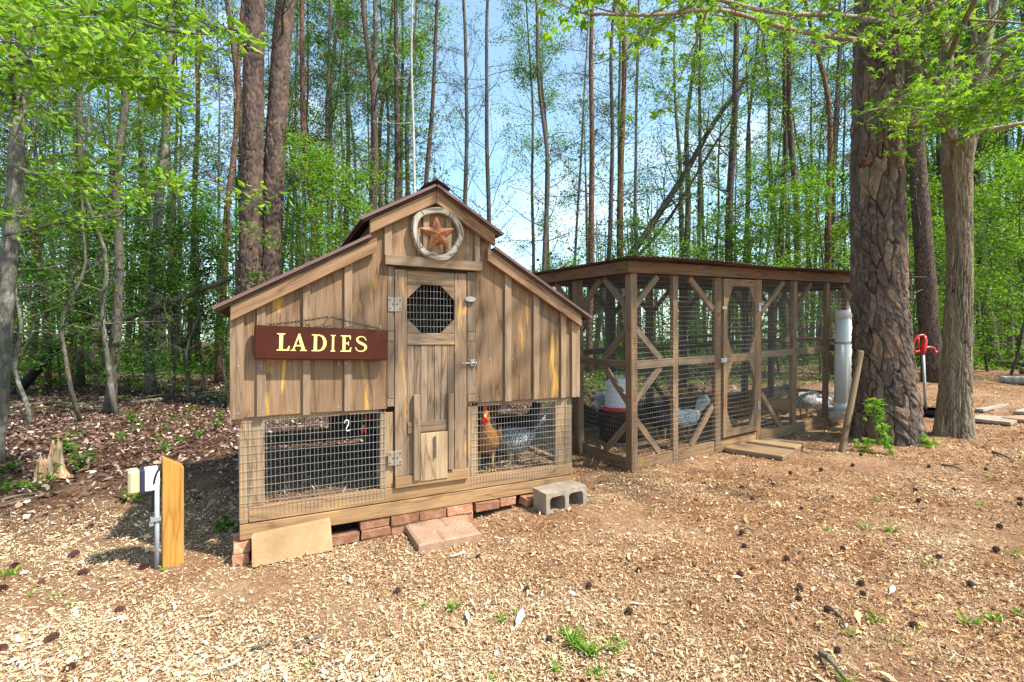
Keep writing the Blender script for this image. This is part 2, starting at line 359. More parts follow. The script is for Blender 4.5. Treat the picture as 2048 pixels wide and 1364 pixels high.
# ------------------------------------------------------------------ ground
def graded(lo, hi, fine, a, b):
    m = np.arange(lo, hi, fine); g = 1.14; l = []; r = []; x = hi; st = fine
    while x < b: st *= g; x += st; r.append(x)
    x = lo; st = fine
    while x > a: st *= g; x -= st; l.append(x)
    return np.array(l[::-1]+list(m)+[hi]+r)
gx = graded(-7, 13, .13, -260, 260); gy = graded(0, 13, .13, -60, 320)
GX, GY = np.meshgrid(gx, gy, indexing='ij'); GZ = gh(GX, GY)
near = np.clip(1-np.hypot(GX-2, GY-4)/16, 0, 1)
GZ = GZ+near*.012*(np.sin(GX*7.3+GY*2.1)+np.sin(GY*8.7-GX*3.3+1)+np.sin(GX*15+2)*np.sin(GY*13))*.5
ni, nj = GX.shape; idx = np.arange(ni*nj).reshape(ni, nj)
Q = np.stack([idx[:-1, :-1], idx[1:, :-1], idx[1:, 1:], idx[:-1, 1:]], -1).reshape(-1, 4)
t = NT('ground_soil'); p = t.geo().outputs['Position']
n1 = t.noise(p, 2.2, 6, .62); n2 = t.noise(p, 26, 6, .7); n3 = t.noise(p, 95, 4, .7)
sp = t.new('SeparateXYZ'); t.l(p, sp.inputs[0])
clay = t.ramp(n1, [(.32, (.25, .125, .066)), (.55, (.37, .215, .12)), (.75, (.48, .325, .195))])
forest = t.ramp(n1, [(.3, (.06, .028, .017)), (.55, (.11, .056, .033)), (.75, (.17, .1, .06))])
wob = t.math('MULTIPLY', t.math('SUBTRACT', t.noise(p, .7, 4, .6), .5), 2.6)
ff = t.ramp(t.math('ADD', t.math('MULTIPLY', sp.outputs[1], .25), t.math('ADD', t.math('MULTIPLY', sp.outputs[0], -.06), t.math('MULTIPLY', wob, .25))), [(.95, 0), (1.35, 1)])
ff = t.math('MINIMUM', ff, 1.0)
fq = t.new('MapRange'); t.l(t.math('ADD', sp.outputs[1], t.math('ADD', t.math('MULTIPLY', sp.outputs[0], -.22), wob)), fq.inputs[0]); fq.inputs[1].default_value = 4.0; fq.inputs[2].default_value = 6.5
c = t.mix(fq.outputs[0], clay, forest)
c = t.mix(1.0, c, t.ramp(n2, [(.3, .62), (.7, 1.35)]), 'MULTIPLY')
c = t.mix(1.0, c, t.ramp(n3, [(.3, .6), (.7, 1.35)]), 'MULTIPLY')
gp = t.math('MULTIPLY', t.ramp(t.noise(p, .5, 5, .65), [(.5, 0), (.62, 1)]), .8)
gq = t.new('MapRange'); t.l(t.math('ADD', sp.outputs[1], t.math('MULTIPLY', sp.outputs[0], .3)), gq.inputs[0]); gq.inputs[1].default_value = 9; gq.inputs[2].default_value = 12
c = t.mix(t.math('MULTIPLY', gp, gq.outputs[0]), c, t.mix(n2, (.06, .11, .02), (.13, .2, .045)))
t.bump(t.math('ADD', n2, n3), .9, .03); MSOIL = t.fin(c, .95, 0, .1)
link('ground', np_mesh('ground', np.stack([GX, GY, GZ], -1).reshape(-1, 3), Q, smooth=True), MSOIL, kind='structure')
def ground_z(x, y):
    n = np.clip(1-np.hypot(x-2, y-4)/16, 0, 1)
    return gh(x, y)+n*.012*(np.sin(x*7.3+y*2.1)+np.sin(y*8.7-x*3.3+1)+np.sin(x*15+2)*np.sin(y*13))*.5

# ------------------------------------------------------------------ chicken coop
YF = 3.38; XC = 1.055; YB = 5.25; SL = .572
coop = empty('chicken_coop', (XC, YF, .136), label='brown board-and-batten chicken coop with stepped roof and wire mesh lower panels', cat='coop')
fn = (0, -1, 0)
def wpanel(name, parent, M0, w, h, mat, dx=.0254, dz=.0508, r=.0011, jitter=.0015, seed=0, kind='stuff', band=None):
    """welded wire in the local x-z plane of M0"""
    a = Acc(); q = random.Random(seed); nx = int(w/dx); nzz = int(h/dz)
    ph = q.uniform(0, 6)
    for i in range(nx+1):
        x = i*dx+q.uniform(-jitter, jitter); zs = np.linspace(0, h, 7)
        a.tube(np.stack([x+.0016*np.sin(zs*7+ph+i*.05), .002*np.sin(zs*5+i*.2), zs], 1), r, 4, False)
    for j in range(nzz+1):
        z = j*dz+q.uniform(-jitter, jitter); xs = np.linspace(0, w, max(3, int(w*7)))
        a.tube(np.stack([xs, .0022+.002*np.sin(xs*5+j), z+.002*np.sin(xs*6+ph+j*.7)], 1), r, 4, False)
    return link(name, a.mesh(name), mat, parent, M0, kind=kind)
# base timbers
board('skid', coop, WD['sill'], (-.18, 3.405, .184), (2.285, 3.405, .184), .094, .04, fn)
board('skid', coop, WD['sill'], (-.18, YB, .184), (2.285, YB, .184), .094, .04, fn)
for x in (-.16, 2.265): board('skid', coop, WD['sill'], (x, 3.43, .184), (x, YB-.022, .184), .094, .04, (1, 0, 0))
board('sill_board', coop, WD['sill'], (-.13, 3.412, .285), (2.285, 3.412, .285), .096, .04, fn)
board('corner_block', coop, WD['sill'], (-.18, 3.412, .285), (-.134, 3.412, .285), .096, .04, fn)
for x in (-.158, 2.265): board('sill_board', coop, WD['sill'], (x, 3.436, .285), (x, YB, .285), .096, .04, (1, 0, 0))
for x0, x1 in ((-.18, -.137), (-.134, -.042), (2.118, 2.212), (2.215, 2.282)):
    x = (x0+x1)/2; board('corner_post', coop, WD['post'], (x, 3.42, .335), (x, 3.42, .905), x1-x0, .045, fn)
for x0, x1 in ((.675, .771), (1.332, 1.418)):
    x = (x0+x1)/2; board('door_post', coop, WD['post'], (x, 3.42, .335), (x, 3.42, .868), x1-x0, .045, fn)
    board('door_post', coop, WD['dark'], (x, 3.43, .93), (x, 3.43, 1.95), x1-x0, .045, fn)
for x0, x1 in ((-.18, .672), (1.42, 2.282)):
    board('girder', coop, WD['post'], (x0, 3.425, .905), (x1, 3.425, .905), .07, .04, fn)
for x in (-.15, 2.255): 
    board('corner_post', coop, WD['dark'], (x, YB-.03, .335), (x, YB-.03, 1.5), .09, .045, fn)
# side walls: upper boards, lower wire
for x, n in ((-.19, (-1, 0, 0)), (2.3, (1, 0, 0))):
    y = YF+.03
    while y < YB-.01:
        board('side_board', coop, WD['siding'], (x, y+.085, .9), (x, y+.085, 1.575), .168, .018, n); y += .171
for x in (-.176, 2.288):
    wpanel('wire_mesh', coop, Matrix.Translation((x, YF+.02, .285)) @ Matrix.Rotation(math.pi/2, 4, 'Z'), YB-YF-.05, .62, MWIRE, seed=3)
# back wall: low boards with an open window on the left, solid above
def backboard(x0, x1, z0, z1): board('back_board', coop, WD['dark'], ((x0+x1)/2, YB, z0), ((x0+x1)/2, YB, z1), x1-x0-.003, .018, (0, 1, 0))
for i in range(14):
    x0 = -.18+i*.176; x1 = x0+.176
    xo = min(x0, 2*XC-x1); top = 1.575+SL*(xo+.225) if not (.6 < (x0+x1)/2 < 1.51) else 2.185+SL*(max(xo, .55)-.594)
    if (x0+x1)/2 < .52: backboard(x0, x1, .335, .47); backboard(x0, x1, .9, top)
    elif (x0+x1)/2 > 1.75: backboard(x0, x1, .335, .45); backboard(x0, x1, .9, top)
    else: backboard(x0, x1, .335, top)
wpanel('wire_mesh', coop, Matrix.Translation((-.17, YB-.015, .46)), .69, .45, MWIRE2, seed=5)
# roost floor above the wire space, dark inner wall, added backing behind the door window
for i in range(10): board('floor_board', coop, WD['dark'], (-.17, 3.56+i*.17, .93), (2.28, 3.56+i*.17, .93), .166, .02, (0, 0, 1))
board('inner_board', coop, WD['dark'], (.9, 4.3, .34), (.9, 4.3, .918), .9, .02, (-1, .0, 0))
board('inner_board', coop, WD['dark'], (1.05, 3.95, .945), (1.05, 3.95, 2.0), .82, .012, fn)  # unseen dark backing, added to darken the door's window
board('perch', coop, WD['runold'], (1.45, 4.3, .5), (2.2, 4.1, .42), .04, .03, (0, 0, 1))
wf = link('bedding', np_mesh('bedding', [(-.15, 3.44, .3), (2.25, 3.44, .3), (2.25, YB-.03, .3), (-.15, YB-.03, .3)], [[(0, 1, 2, 3)]]), MSOIL, coop)
# front siding
def rakeL(x): return 1.493+SL*(x+.225)            # underside of the lower rake on the left
def top_low(x): return rakeL(x)+.05 if x < XC else rakeL(2*XC-x)+.05
def top_up(x): return 2.372-SL*abs(x-1.062)+.045
xs = [(-.229, -.062), (-.06, .198), (.2, .457), (.459, .72)]
S0, S1 = YF, YF+.018
for i, (a, b) in enumerate(xs):
    for mir in (0, 1):
        f = (lambda x: 2*XC-x) if mir else (lambda x: x)
        z0 = .9+random.uniform(-.004, .004)
        if i < 3: poly = [(a, z0), (b, z0), (b, top_low(b)), (a, top_low(a))]
        else: poly = [(a, z0), (b, z0), (b, top_up(b)), (.606, top_up(.606)), (.606, top_low(.606)), (a, top_low(a))]
        if mir: poly = [(2*XC-x, z) for x, z in poly][::-1]
        yel = (mir == 0 and i in (1, 3)) or (mir == 1 and i in (2, 1))
        prism('siding_board', coop, WD['streaked' if yel else 'siding'], poly, S0, S1)
for a, b in ((.722, .93), (.932, 1.18), (1.182, 1.388)):
    m = 1.062
    pts = [(a, 1.93), (b, 1.93), (b, top_up(b))]+([(m, top_up(m))] if a < m < b else [])+[(a, top_up(a))]
    prism('siding_board', coop, WD['siding'], pts, S0, S1)
def batten(x0, x1, z0, top, y0=YF-.02):
    prism('batten', coop, WD['batten'], [(x0, z0), (x1, z0), (x1, top(x1)), (x0, top(x0))], y0, YF-.001)
for x0, x1, dz in ((-.231, -.155, -.003), (-.086, -.036, .004), (.177, .222, -.004), (.433, .484, .003)):
    batten(x0, x1, .896+dz, lambda x: top_low(x)-.02)
for x0, x1 in ((1.632, 1.69), (1.89, 1.943), (2.152, 2.205), (2.262, 2.342)):
    batten(x0, x1, .898+random.uniform(-.003, .003), lambda x: top_low(x)-.02)
for x0, x1 in ((.699, .752), (1.376, 1.42), (.975, 1.02), (1.145, 1.19)): batten(x0, x1, 1.974, lambda x: top_up(x)-.02)
prism('header_board', coop, WD['batten'], [(.70, 1.905), (1.43, 1.905), (1.43, 1.973), (.70, 1.973)], YF-.042, YF-.002, grain='x')
# rakes
def rake(x0, z0, x1, z1, y):
    p0 = Vector((x0, y, z0)); p1 = Vector((x1, y, z1)); d = (p1-p0)
    me_w = .082
    V = [(x0, z0), (x1, z1), (x1, z1+.094), (x0, z0+.094)]
    bm = bmesh.new(); L_ = d.length
    M0 = frame(p0, d, fn); Mi = M0.inverted(); vs = []
    for yy in (y-.017, y+.017):
        for x, z in V: vs.append(bm.verts.new(Mi @ Vector((x, yy, z))))
    for f in ([0, 1, 2, 3], [7, 6, 5, 4], [0, 4, 5, 1], [1, 5, 6, 2], [2, 6, 7, 3], [3, 7, 4, 0]): bm.faces.new([vs[i] for i in f])
    bmesh.ops.recalc_face_normals(bm, faces=bm.faces[:]); bmesh.ops.bevel(bm, geom=bm.edges[:], offset=.003, segments=1, affect='EDGES')
    me = bpy.data.meshes.new('rake'); bm.to_mesh(me); bm.free(); return link('rake_board', me, WD['rake'], coop, M0)
YR = YF-.04
rake(-.226, 1.493, .641, 1.988, YR); rake(2*XC+.226, 1.493, 2*XC-.641, 1.988, YR)
rake(.594, 2.104, 1.061, 2.372, YR-.002); rake(1.53, 2.104, 1.063, 2.372, YR-.002)
# roof sheets: painted metal over deck boards
def sheet(name, x0, z0, x1, z1, y0, y1, th, mat, ribs=0, parent=coop):
    p0 = Vector((x0, y0, z0)); d = Vector((x1-x0, 0, z1-z0)); L_ = d.length; bm = bmesh.new(); n = 90 if ribs else 2
    up = Vector((0, 1, 0)).cross(d); up = (up if up.z > 0 else -up).normalized()
    rows = []
    for i in range(n+1):
        y = y0+(y1-y0)*i/n; hgt = .012*max(0, math.cos(i/n*ribs*2*math.pi))**6 if ribs else 0
        a = Vector((x0, y, z0)); b = Vector((x1, y, z1))
        rows.append([bm.verts.new(v) for v in (a, b, b+up*(th+hgt), a+up*(th+hgt))])
    for r0, r1 in zip(rows, rows[1:]):
        for k in range(4): bm.faces.new((r0[k], r0[(k+1) % 4], r1[(k+1) % 4], r1[k]))
    bm.faces.new(rows[0][::-1]); bm.faces.new(rows[-1])
    bmesh.ops.recalc_face_normals(bm, faces=bm.faces[:]); me = bpy.data.meshes.new(name); bm.to_mesh(me); bm.free()
    return link(name, me, mat, parent)
def roofpair(xe, xi, ze, y0, y1, dz):
    for mir in (0, 1):
        f = (lambda x: 2*XC-x) if mir else (lambda x: x)
        zi = ze+SL*(xi-xe)
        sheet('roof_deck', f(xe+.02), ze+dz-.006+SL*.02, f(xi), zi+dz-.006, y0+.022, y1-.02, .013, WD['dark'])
        sheet('roof_sheet', f(xe), ze+dz+.012, f(xi), zi+dz+.012, y0, y1, .007, MROOF, 9)
YO = YF-.085
roofpair(-.31, .60, 1.587-SL*.085+.002, YO, YB+.1, .006)
roofpair(.53, 1.054, 2.104+.094-SL*.064+.003, YO-.01, YB+.1, .006)
for mir in (0, 1):     # upright wall under the upper eaves
    x = .606 if not mir else 2*XC-.606
    board('eave_wall', coop, WD['dark'], (x, YF+.02, 2.06), (x, YB, 2.06), .22, .014, (1, 0, 0))
a = Acc(); th = np.linspace(-.5, .5, 7)
prof = np.stack([th*.2, .0*th, .03-np.abs(th)*.2*SL*.9], 1)
rows = [prof+np.array([XC, y, 2.49]) for y in np.linspace(YO-.02, YB+.1, 10)]
for z in (0, .008): a.add(np.vstack([r+[0, 0, z] for r in rows]), [(i*7+j, i*7+j+1, i*7+j+8, i*7+j+7) for i in range(9) for j in range(6)])
link('ridge_cap', a.mesh('ridge_cap'), MCORR, coop)
board('gap_blocking_board', coop, WD['dark'], (.72, 3.425, 1.905), (1.4, 3.425, 1.905), .1, .03, fn)  # added behind the header gap to keep the sky from showing through
# wire on the lower front
wpanel('wire_mesh', coop, Matrix.Translation((-.183, 3.389, .262)), .90, .64, MWIRE, r=.0012, seed=1)
wpanel('wire_mesh', coop, Matrix.Translation((1.36, 3.389, .262)), .91, .635, MWIRE, r=.0012, seed=2)
# jambs beside the door, in short lengths as they are nailed up
for x0, x1 in ((.723, .772), (1.324, 1.402)):
    for z0, z1 in ((.91, .965), (.968, 1.37), (1.373, 1.44), (1.443, 1.9)):
        prism('jamb', coop, WD['panel'], [(x0, z0), (x1, z0), (x1, z1), (x0, z1)], YF+.002, YF+.02)
# door
door = link('door', boxmesh(.44, 1.0, .012, .001), WD['dark'], coop, frame((1.043, YF+.034, .9), (1, 0, 0), fn))
def dpart(name, poly, y0, y1, mat='door', grain='z'): return prism(name, door, WD[mat], poly, y0, y1, grain=grain)
def rect(x0, x1, z0, z1): return [(x0, z0), (x1, z0), (x1, z1), (x0, z1)]
dpart('stile', rect(.777, .862, .41, 1.882), YF, YF+.024); dpart('stile', rect(1.223, 1.318, .41, 1.882), YF, YF+.024)
dpart('rail', rect(.864, 1.221, 1.782, 1.88), YF, YF+.022, grain='x'); dpart('rail', rect(.864, 1.221, 1.345, 1.427), YF, YF+.022, grain='x')
for sx in (0, 1):
    for sz in (0, 1):
        x0 = (.864, 1.221)[sx]; z0 = (1.429, 1.78)[sz]; k = .105; ax = k if sx == 0 else -k; az = k if sz == 0 else -k
        p = [(x0, z0), (x0+ax, z0), (x0, z0+az)]
        if (ax > 0) != (az > 0): p = p[::-1]
        dpart('corner_brace', p, YF+.002, YF+.02, grain='x')
for i in range(7):
    x0 = .864+i*.051; dpart('panel_board', rect(x0+.0012, x0+.0498, .41, 1.343), YF+.008+.001*(i % 2), YF+.026, 'panel')
dpart('bottom_rail', rect(.777, 1.328, .332, .408), YF-.012, YF+.022, 'sill', 'x')
dpart('cleat', rect(.906, .952, .372, .985), YF-.028, YF+.006, 'batten'); dpart('cleat', rect(1.165, 1.208, .418, .985), YF-.028, YF+.006, 'batten')
dpart('cross_rail', rect(.866, 1.219, .71, .79), YF-.008, YF+.006, 'door', 'x')
pop = dpart('pop_door', rect(.956, 1.161, .36, .706), YF-.02, YF-.009, 'plywood')
a = Acc(); zs = np.linspace(.52, .68, 24)
for ph in (0, math.pi): a.tube(np.stack([1.062+.006*np.sin(zs*150+ph), YF-.028+.004*np.cos(zs*150+ph), zs], 1), .005, 5)
link('pull_cord', a.mesh('pull_cord'), plain('frayed_cord', (.16, .12, .09), .9), door)
wpanel('window_mesh', door, Matrix.Translation((.866, YF+.021, 1.43)), .354, .35, MGALV, r=.0014, seed=9)
def hinge(z, mat):
    hg = link('hinge', boxmesh(.044, .1, .004, .002), mat, coop, frame((.75, YF-.003, z), (1, 0, 0), fn))
    link('hinge_leaf', boxmesh(.044, .1, .004, .002), mat, hg, frame((.802, YF-.003, z), (1, 0, 0), fn))
    a = Acc(); a.tube([(.776, YF-.006, z-.052), (.776, YF-.006, z+.052)], .007, 8); link('hinge_pin', a.mesh('hinge_pin'), mat, hg)
    for dx in (-.036, -.014, .014, .036):
        for dz in (-.03, .0, .03):
            if (dz == 0) == (abs(dx) > .03): continue
            a = Acc(); a.tube([(.776+dx, YF-.008, z+dz), (.776+dx, YF-.002, z+dz)], .005, 6); link('screw', a.mesh('screw'), MCHAIN, hg)
hinge(1.632, MBRASS); hinge(.545, MBRASS)
lt = link('latch', boxmesh(.05, .05, .006, .002), MGALV, coop, frame((1.365, YF-.004, 1.205), (1, 0, 0), fn))
a = Acc(); a.tube([(1.27, YF-.016, 1.203), (1.395, YF-.016, 1.208)], .007, 8); a.tube([(1.29, YF-.016, 1.203), (1.29, YF-.045, 1.2)], .006, 6); link('bolt', a.mesh('bolt'), MGALV, lt)
a = Acc()
for x in (1.345, 1.383): a.tube([(x, YF-.004, 1.222), (x, YF-.026, 1.214), (x, YF-.026, 1.2), (x, YF-.004, 1.19)], .005, 5)
link('staple', a.mesh('staple'), MGALV, lt)
a = Acc(); k = 16; th = np.arange(k)*2*math.pi/k
for y in (YF-.004, YF-.022): a.add(np.stack([1.342+.042*np.cos(th), np.full(k, y), 1.69+.02*np.sin(th)], 1))
a.V = [np.vstack(a.V)]; a.Q = [np.array([(i, (i+1) % k, k+(i+1) % k, k+i) for i in range(k)])]; a.T = [np.array([(k, k+i, k+i+1) for i in range(1, k-1)])]
link('turn_button', a.mesh('turn_button'), MTURN, coop)
# nails along the siding
nm = Acc(); nm.tube([(0, 0, 0), (0, -.0025, 0)], .0042, 6); nme = nm.mesh('nail')
for i in range(46):
    lx = random.choice((-.2, -.185, -.06, .1, .19, .21, .4, .445, .6, .7)); lx = lx if i % 2 else 2*XC-lx
    z = random.choice((.925, .93, 1.22, 1.23)); yy = YF-.0201 if any(abs((lx if i % 2 else 2*XC-lx)-b) < .03 for b in (-.2, -.06, .2, .455)) else YF-.0005
    if yy > YF-.01 and 0: continue
    link('nail', nme, MCHAIN if i % 3 else MGALV, coop, Matrix.Translation((lx, yy, z+random.uniform(-.008, .008))))

# ------------------------------------------------------------------ hanging sign
sm = Matrix.Translation((.307, 3.325, 1.355)) @ Matrix.Rotation(math.radians(1.7), 4, 'Y') @ Matrix.Rotation(math.radians(-3), 4, 'X')
sign = empty('hanging_sign', Mw=sm, label='dark red wooden sign reading LADIES in gold serif letters on a chain', cat='sign')
SW, SH = .812, .21
bm = bmesh.new(); bmesh.ops.create_cube(bm, size=1)
for v in bm.verts: v.co = Vector((v.co.x*SW, v.co.y*.036, v.co.z*SH))
bmesh.ops.bevel(bm, geom=[e for e in bm.edges], offset=.006, segments=2, affect='EDGES'); me = bpy.data.meshes.new('sign_board'); bm.to_mesh(me); bm.free()
link('sign_board', me, MSIGN, sign, sm)
def arc(cx, cy, rx, ry, a0, a1, n=14): return [(cx+rx*math.cos(math.radians(a0+(a1-a0)*i/n)), cy+ry*math.sin(math.radians(a0+(a1-a0)*i/n))) for i in range(n+1)]
def cat(P, m=8):
    out = []; P = np.array(P); E_ = np.vstack([2*P[0]-P[1], P, 2*P[-1]-P[-2]])
    for i in range(1, len(E_)-2):
        for u in np.arange(m)/m:
            a_, b_, c_, d_ = E_[i-1], E_[i], E_[i+1], E_[i+2]
            out.append(.5*((2*b_)+(-a_+c_)*u+(2*a_-5*b_+4*c_-d_)*u*u+(-a_+3*b_-3*c_+d_)*u**3))
    out.append(P[-1]); return np.array(out)
def s_shape():
    C = cat([(.52, .76), (.44, .91), (.28, .955), (.13, .88), (.10, .74), (.2, .6), (.36, .5), (.5, .38), (.52, .22), (.42, .09), (.26, .045), (.11, .1), (.03, .25)], 6)
    n = len(C); u = np.linspace(0, 1, n); wd = .045+.115*np.exp(-((u-.5)/.22)**2)
    T = np.gradient(C, axis=0); T /= np.linalg.norm(T, axis=1)[:, None]; Nn = np.stack([-T[:, 1], T[:, 0]], 1)
    a_ = C+Nn*wd[:, None]/2; b_ = C-Nn*wd[:, None]/2
    a_ = np.vstack([[(.56, .70)], a_]); b_ = np.vstack([b_, [(-.0, .31)]])
    return [tuple(p) for p in np.vstack([a_, b_[::-1]])]
GL = {
 'L': ([[(0, 0), (.60, 0), (.64, .28), (.59, .28), (.50, .08), (.30, .08), (.30, .93), (.40, .95), (.40, 1), (0, 1), (0, .95), (.12, .93), (.12, .07), (0, .05)]], .64),
 'I': ([[(0, 0), (.40, 0), (.40, .05), (.29, .07), (.29, .93), (.40, .95), (.40, 1), (0, 1), (0, .95), (.11, .93), (.11, .07), (0, .05)]], .40),
 'E': ([[(0, 0), (.62, 0), (.66, .28), (.61, .28), (.52, .08), (.30, .08), (.30, .47), (.42, .47), (.46, .38), (.50, .38), (.50, .64), (.46, .64), (.42, .55), (.30, .55), (.30, .92), (.50, .92), (.57, .75), (.62, .75), (.60, 1), (0, 1), (0, .95), (.12, .93), (.12, .07), (0, .05)]], .66),
 'A': ([[(0, 0), (.32, 0), (.32, .05), (.22, .07), (.29, .27), (.60, .27), (.68, .07), (.56, .05), (.56, 0), (.98, 0), (.98, .05), (.88, .07), (.54, 1.02), (.46, 1.02), (.12, .07), (0, .05)], [(.32, .35), (.57, .35), (.445, .74)]], .98),
 'D': ([[(0, 0)]+arc(.40, .5, .44, .5, -90, 90)+[(0, 1), (0, .95), (.12, .93), (.12, .07), (0, .05)], [(.30, .08)]+arc(.40, .5, .25, .42, -90, 90)+[(.30, .92)]], .84),
 'S': ([s_shape()], .58)}
for ch, z0, z1 in (('L', 455, 545), ('A', 550, 662), ('D', 693, 795), ('I', 823, 855), ('E', 890, 965), ('S', 990, 1070)):
    xa = front(420+z0*.29326, 685, 3.305)[0]; xb = front(420+z1*.29326, 685, 3.305)[0]
    cu = bpy.data.curves.new('letter', 'CURVE'); cu.dimensions = '2D'; cu.fill_mode = 'BOTH'; cu.extrude = .0012
    outs, wd = GL[ch]
    for poly in outs:
        s_ = cu.splines.new('POLY'); s_.points.add(len(poly)-1); s_.use_cyclic_u = True
        for p_, (x, y) in zip(s_.points, poly): p_.co = (x/wd*(xb-xa), y*.108, 0, 1)
    tmp = bpy.data.objects.new('letter', cu); me = bpy.data.meshes.new_from_object(tmp); bpy.data.objects.remove(tmp); bpy.data.curves.remove(cu)
    link('letter', me, MGOLD, sign, sm @ Matrix.Translation((xa-.307, -.0195, -.05)) @ Matrix.Rotation(math.pi/2, 4, 'X'))
# chain of links from the sign's ends up to a hook
def torus_link(L_=.026, w=.014, r=.0022):
    a = Acc(); th = np.linspace(0, 2*math.pi, 15)[:-1]
    P = np.stack([np.cos(th)*L_/2, np.sin(th)*w/2, 0*th], 1); P = np.vstack([P, P[:2]]); a.tube(P, r, 5, False); return a.mesh('chain_link', True)
lm = torus_link()
def hang(p0, p1, sag):
    n = int((Vector(p1)-Vector(p0)).length/.0205); k = 0
    for i in range(n):
        u = (i+.5)/n; q = Vector(p0).lerp(Vector(p1), u); q.z -= sag*4*u*(1-u)
        q2 = Vector(p0).lerp(Vector(p1), u+.02); q2.z -= sag*4*(u+.02)*(1-u-.02)
        m = frame(q, q2-q, (0, -1, 0)) @ Matrix.Rotation(math.pi/2*(i % 2)+.4, 4, 'X'); link('chain_link', lm, MCHAIN, sign, m)
hk = (.335, 3.345, 1.535)
hang((-.03, 3.33, 1.474), hk, .006); hang(hk, (.665, 3.33, 1.458), .004)
a = Acc(); a.tube([(.335, 3.38, 1.538), (.335, 3.34, 1.538), (.335, 3.333, 1.534), (.335, 3.335, 1.548)], .003, 6); link('hook', a.mesh('hook'), MGALV, sign)
for x in (-.03, .665):
    a = Acc(); a.tube([(x, 3.33, 1.455), (x, 3.33, 1.478)], .003, 6); link('eye_screw', a.mesh('eye_screw'), MGALV, sign)

# ------------------------------------------------------------------ barn star
cx_, cz_ = 1.078, 2.155
star = empty('barn_star', (cx_, YF-.03, cz_), label='rusty metal star inside a weathered grey wooden ring on the gable', cat='star')
a0s = [60, 132, 222, 330, 420]
for a0, a1 in zip(a0s, a0s[1:]):
    n = 14; V = []; Qd = []
    for i in range(n+1):
        th = math.radians(a0+1+(a1-a0-2)*i/n); k = 1+.03*math.sin(th*3)+.02*math.sin(th*5+1); ri = .15*k; ro = .198*k
        for r, y in ((ri, 0), (ri+.006, -.02), (ro-.008, -.024), (ro, -.004), (ro, .012), (ri, .012)):
            V.append((cx_+r*math.cos(th), YF-.035+y, cz_+r*math.sin(th)))
    for i in range(n):
        for j in range(6): Qd.append((i*6+j, i*6+(j+1) % 6, i*6+6+(j+1) % 6, i*6+6+j))
    me = np_mesh('ring', V, [np.array(Qd), np.array([(0, 1, 2, 3, 4, 5), (n*6+5, n*6+4, n*6+3, n*6+2, n*6+1, n*6)])])
    mid = math.radians((a0+a1)/2)
    M0 = frame((cx_+.17*math.cos(mid), YF-.035, cz_+.17*math.sin(mid)), (-math.sin(mid), 0, math.cos(mid)), fn)
    me.transform(M0.inverted()); link('ring_segment', me, WD['ring'], star, M0)
V = [(cx_, YF-.06, cz_), (cx_, YF-.03, cz_)]
for i in range(10):
    th = math.radians(95+36*i); r = .147 if i % 2 == 0 else .058; V.append((cx_+r*math.cos(th), YF-.034, cz_-.002+r*math.sin(th)))
T_ = [(0, 2+i, 2+(i+1) % 10) for i in range(10)]+[(1, 2+(i+1) % 10, 2+i) for i in range(10)]
link('metal_star', np_mesh('metal_star', V, [np.array(T_)]), MSTAR, star)

# white hook hanging in the wire
a = Acc(); P = cat([(.437, 3.386, .815), (.44, 3.382, .832), (.452, 3.38, .838), (.464, 3.38, .826), (.458, 3.38, .8), (.447, 3.38, .778), (.455, 3.38, .764), (.472, 3.382, .768)], 5)
a.tube(P, .0032, 6); link('wire_hook', a.mesh('wire_hook', True), MWHITEP, label='small white bent hook hanging on the coop\'s lower wire mesh', cat='hook')

# ------------------------------------------------------------------ masonry at the coop's foot
BG = 'red bricks bedded under the coop'
def brick(x, y, z, rz, lx=.195, lz=.062, ly=.092, rx=0, lab='red clay brick bedded under the coop\'s front timber'):
    me = boxmesh(lx, ly, lz, .004, seed=random.randint(0, 3))
    return link('brick', me, MBRICK, None, Matrix.Translation((x, y, z)) @ Matrix.Rotation(rz, 4, 'Z') @ Matrix.Rotation(rx, 4, 'X'),
                label=lab, cat='brick', group=BG)
bx = lambda px, py=1040, Y=3.40: front(px, py, Y)[0]
brick(-.17, 3.46, .098, math.pi/2+.05, lab='upper red brick laid end-on beside the tan slab\'s outer end'); brick(-.165, 3.45, .031, math.pi/2-.06, lab='lower red brick laid end-on beside the tan slab\'s outer end')
for xa, xb, zz, yy in ((656, 719, .03, 3.425), (720, 780, .099, 3.44), (721, 781, .033, 3.435), (783, 836, .031, 3.43), (782, 837, .1, 3.42), (838, 892, .1, 3.425), (839, 893, .034, 3.43),
                       (892, 943, .1, 3.415), (893, 944, .034, 3.42), (945, 998, .098, 3.40), (998, 1030, .1, 3.42)):
    xA, xB = bx(xa), bx(xb); brick((xA+xB)/2, yy, zz, random.uniform(-.02, .02), min(.2, xB-xA-.004))
brick(1.86, 3.38, .09, .35, .15, .06, .09, .25, lab='tilted broken red brick next to the concrete block')
slab = link('stone_slab', boxmesh(.455, .06, .2, .006, seed=5), MSLAB, None, Matrix.Translation((.118, 3.325, .098)) @ Matrix.Rotation(math.radians(-8), 4, 'X') @ Matrix.Rotation(math.radians(-2.4), 4, 'Y') @ Matrix.Rotation(.02, 4, 'Z'), label='tan speckled stone slab set on edge against the coop\'s bricks', cat='slab')
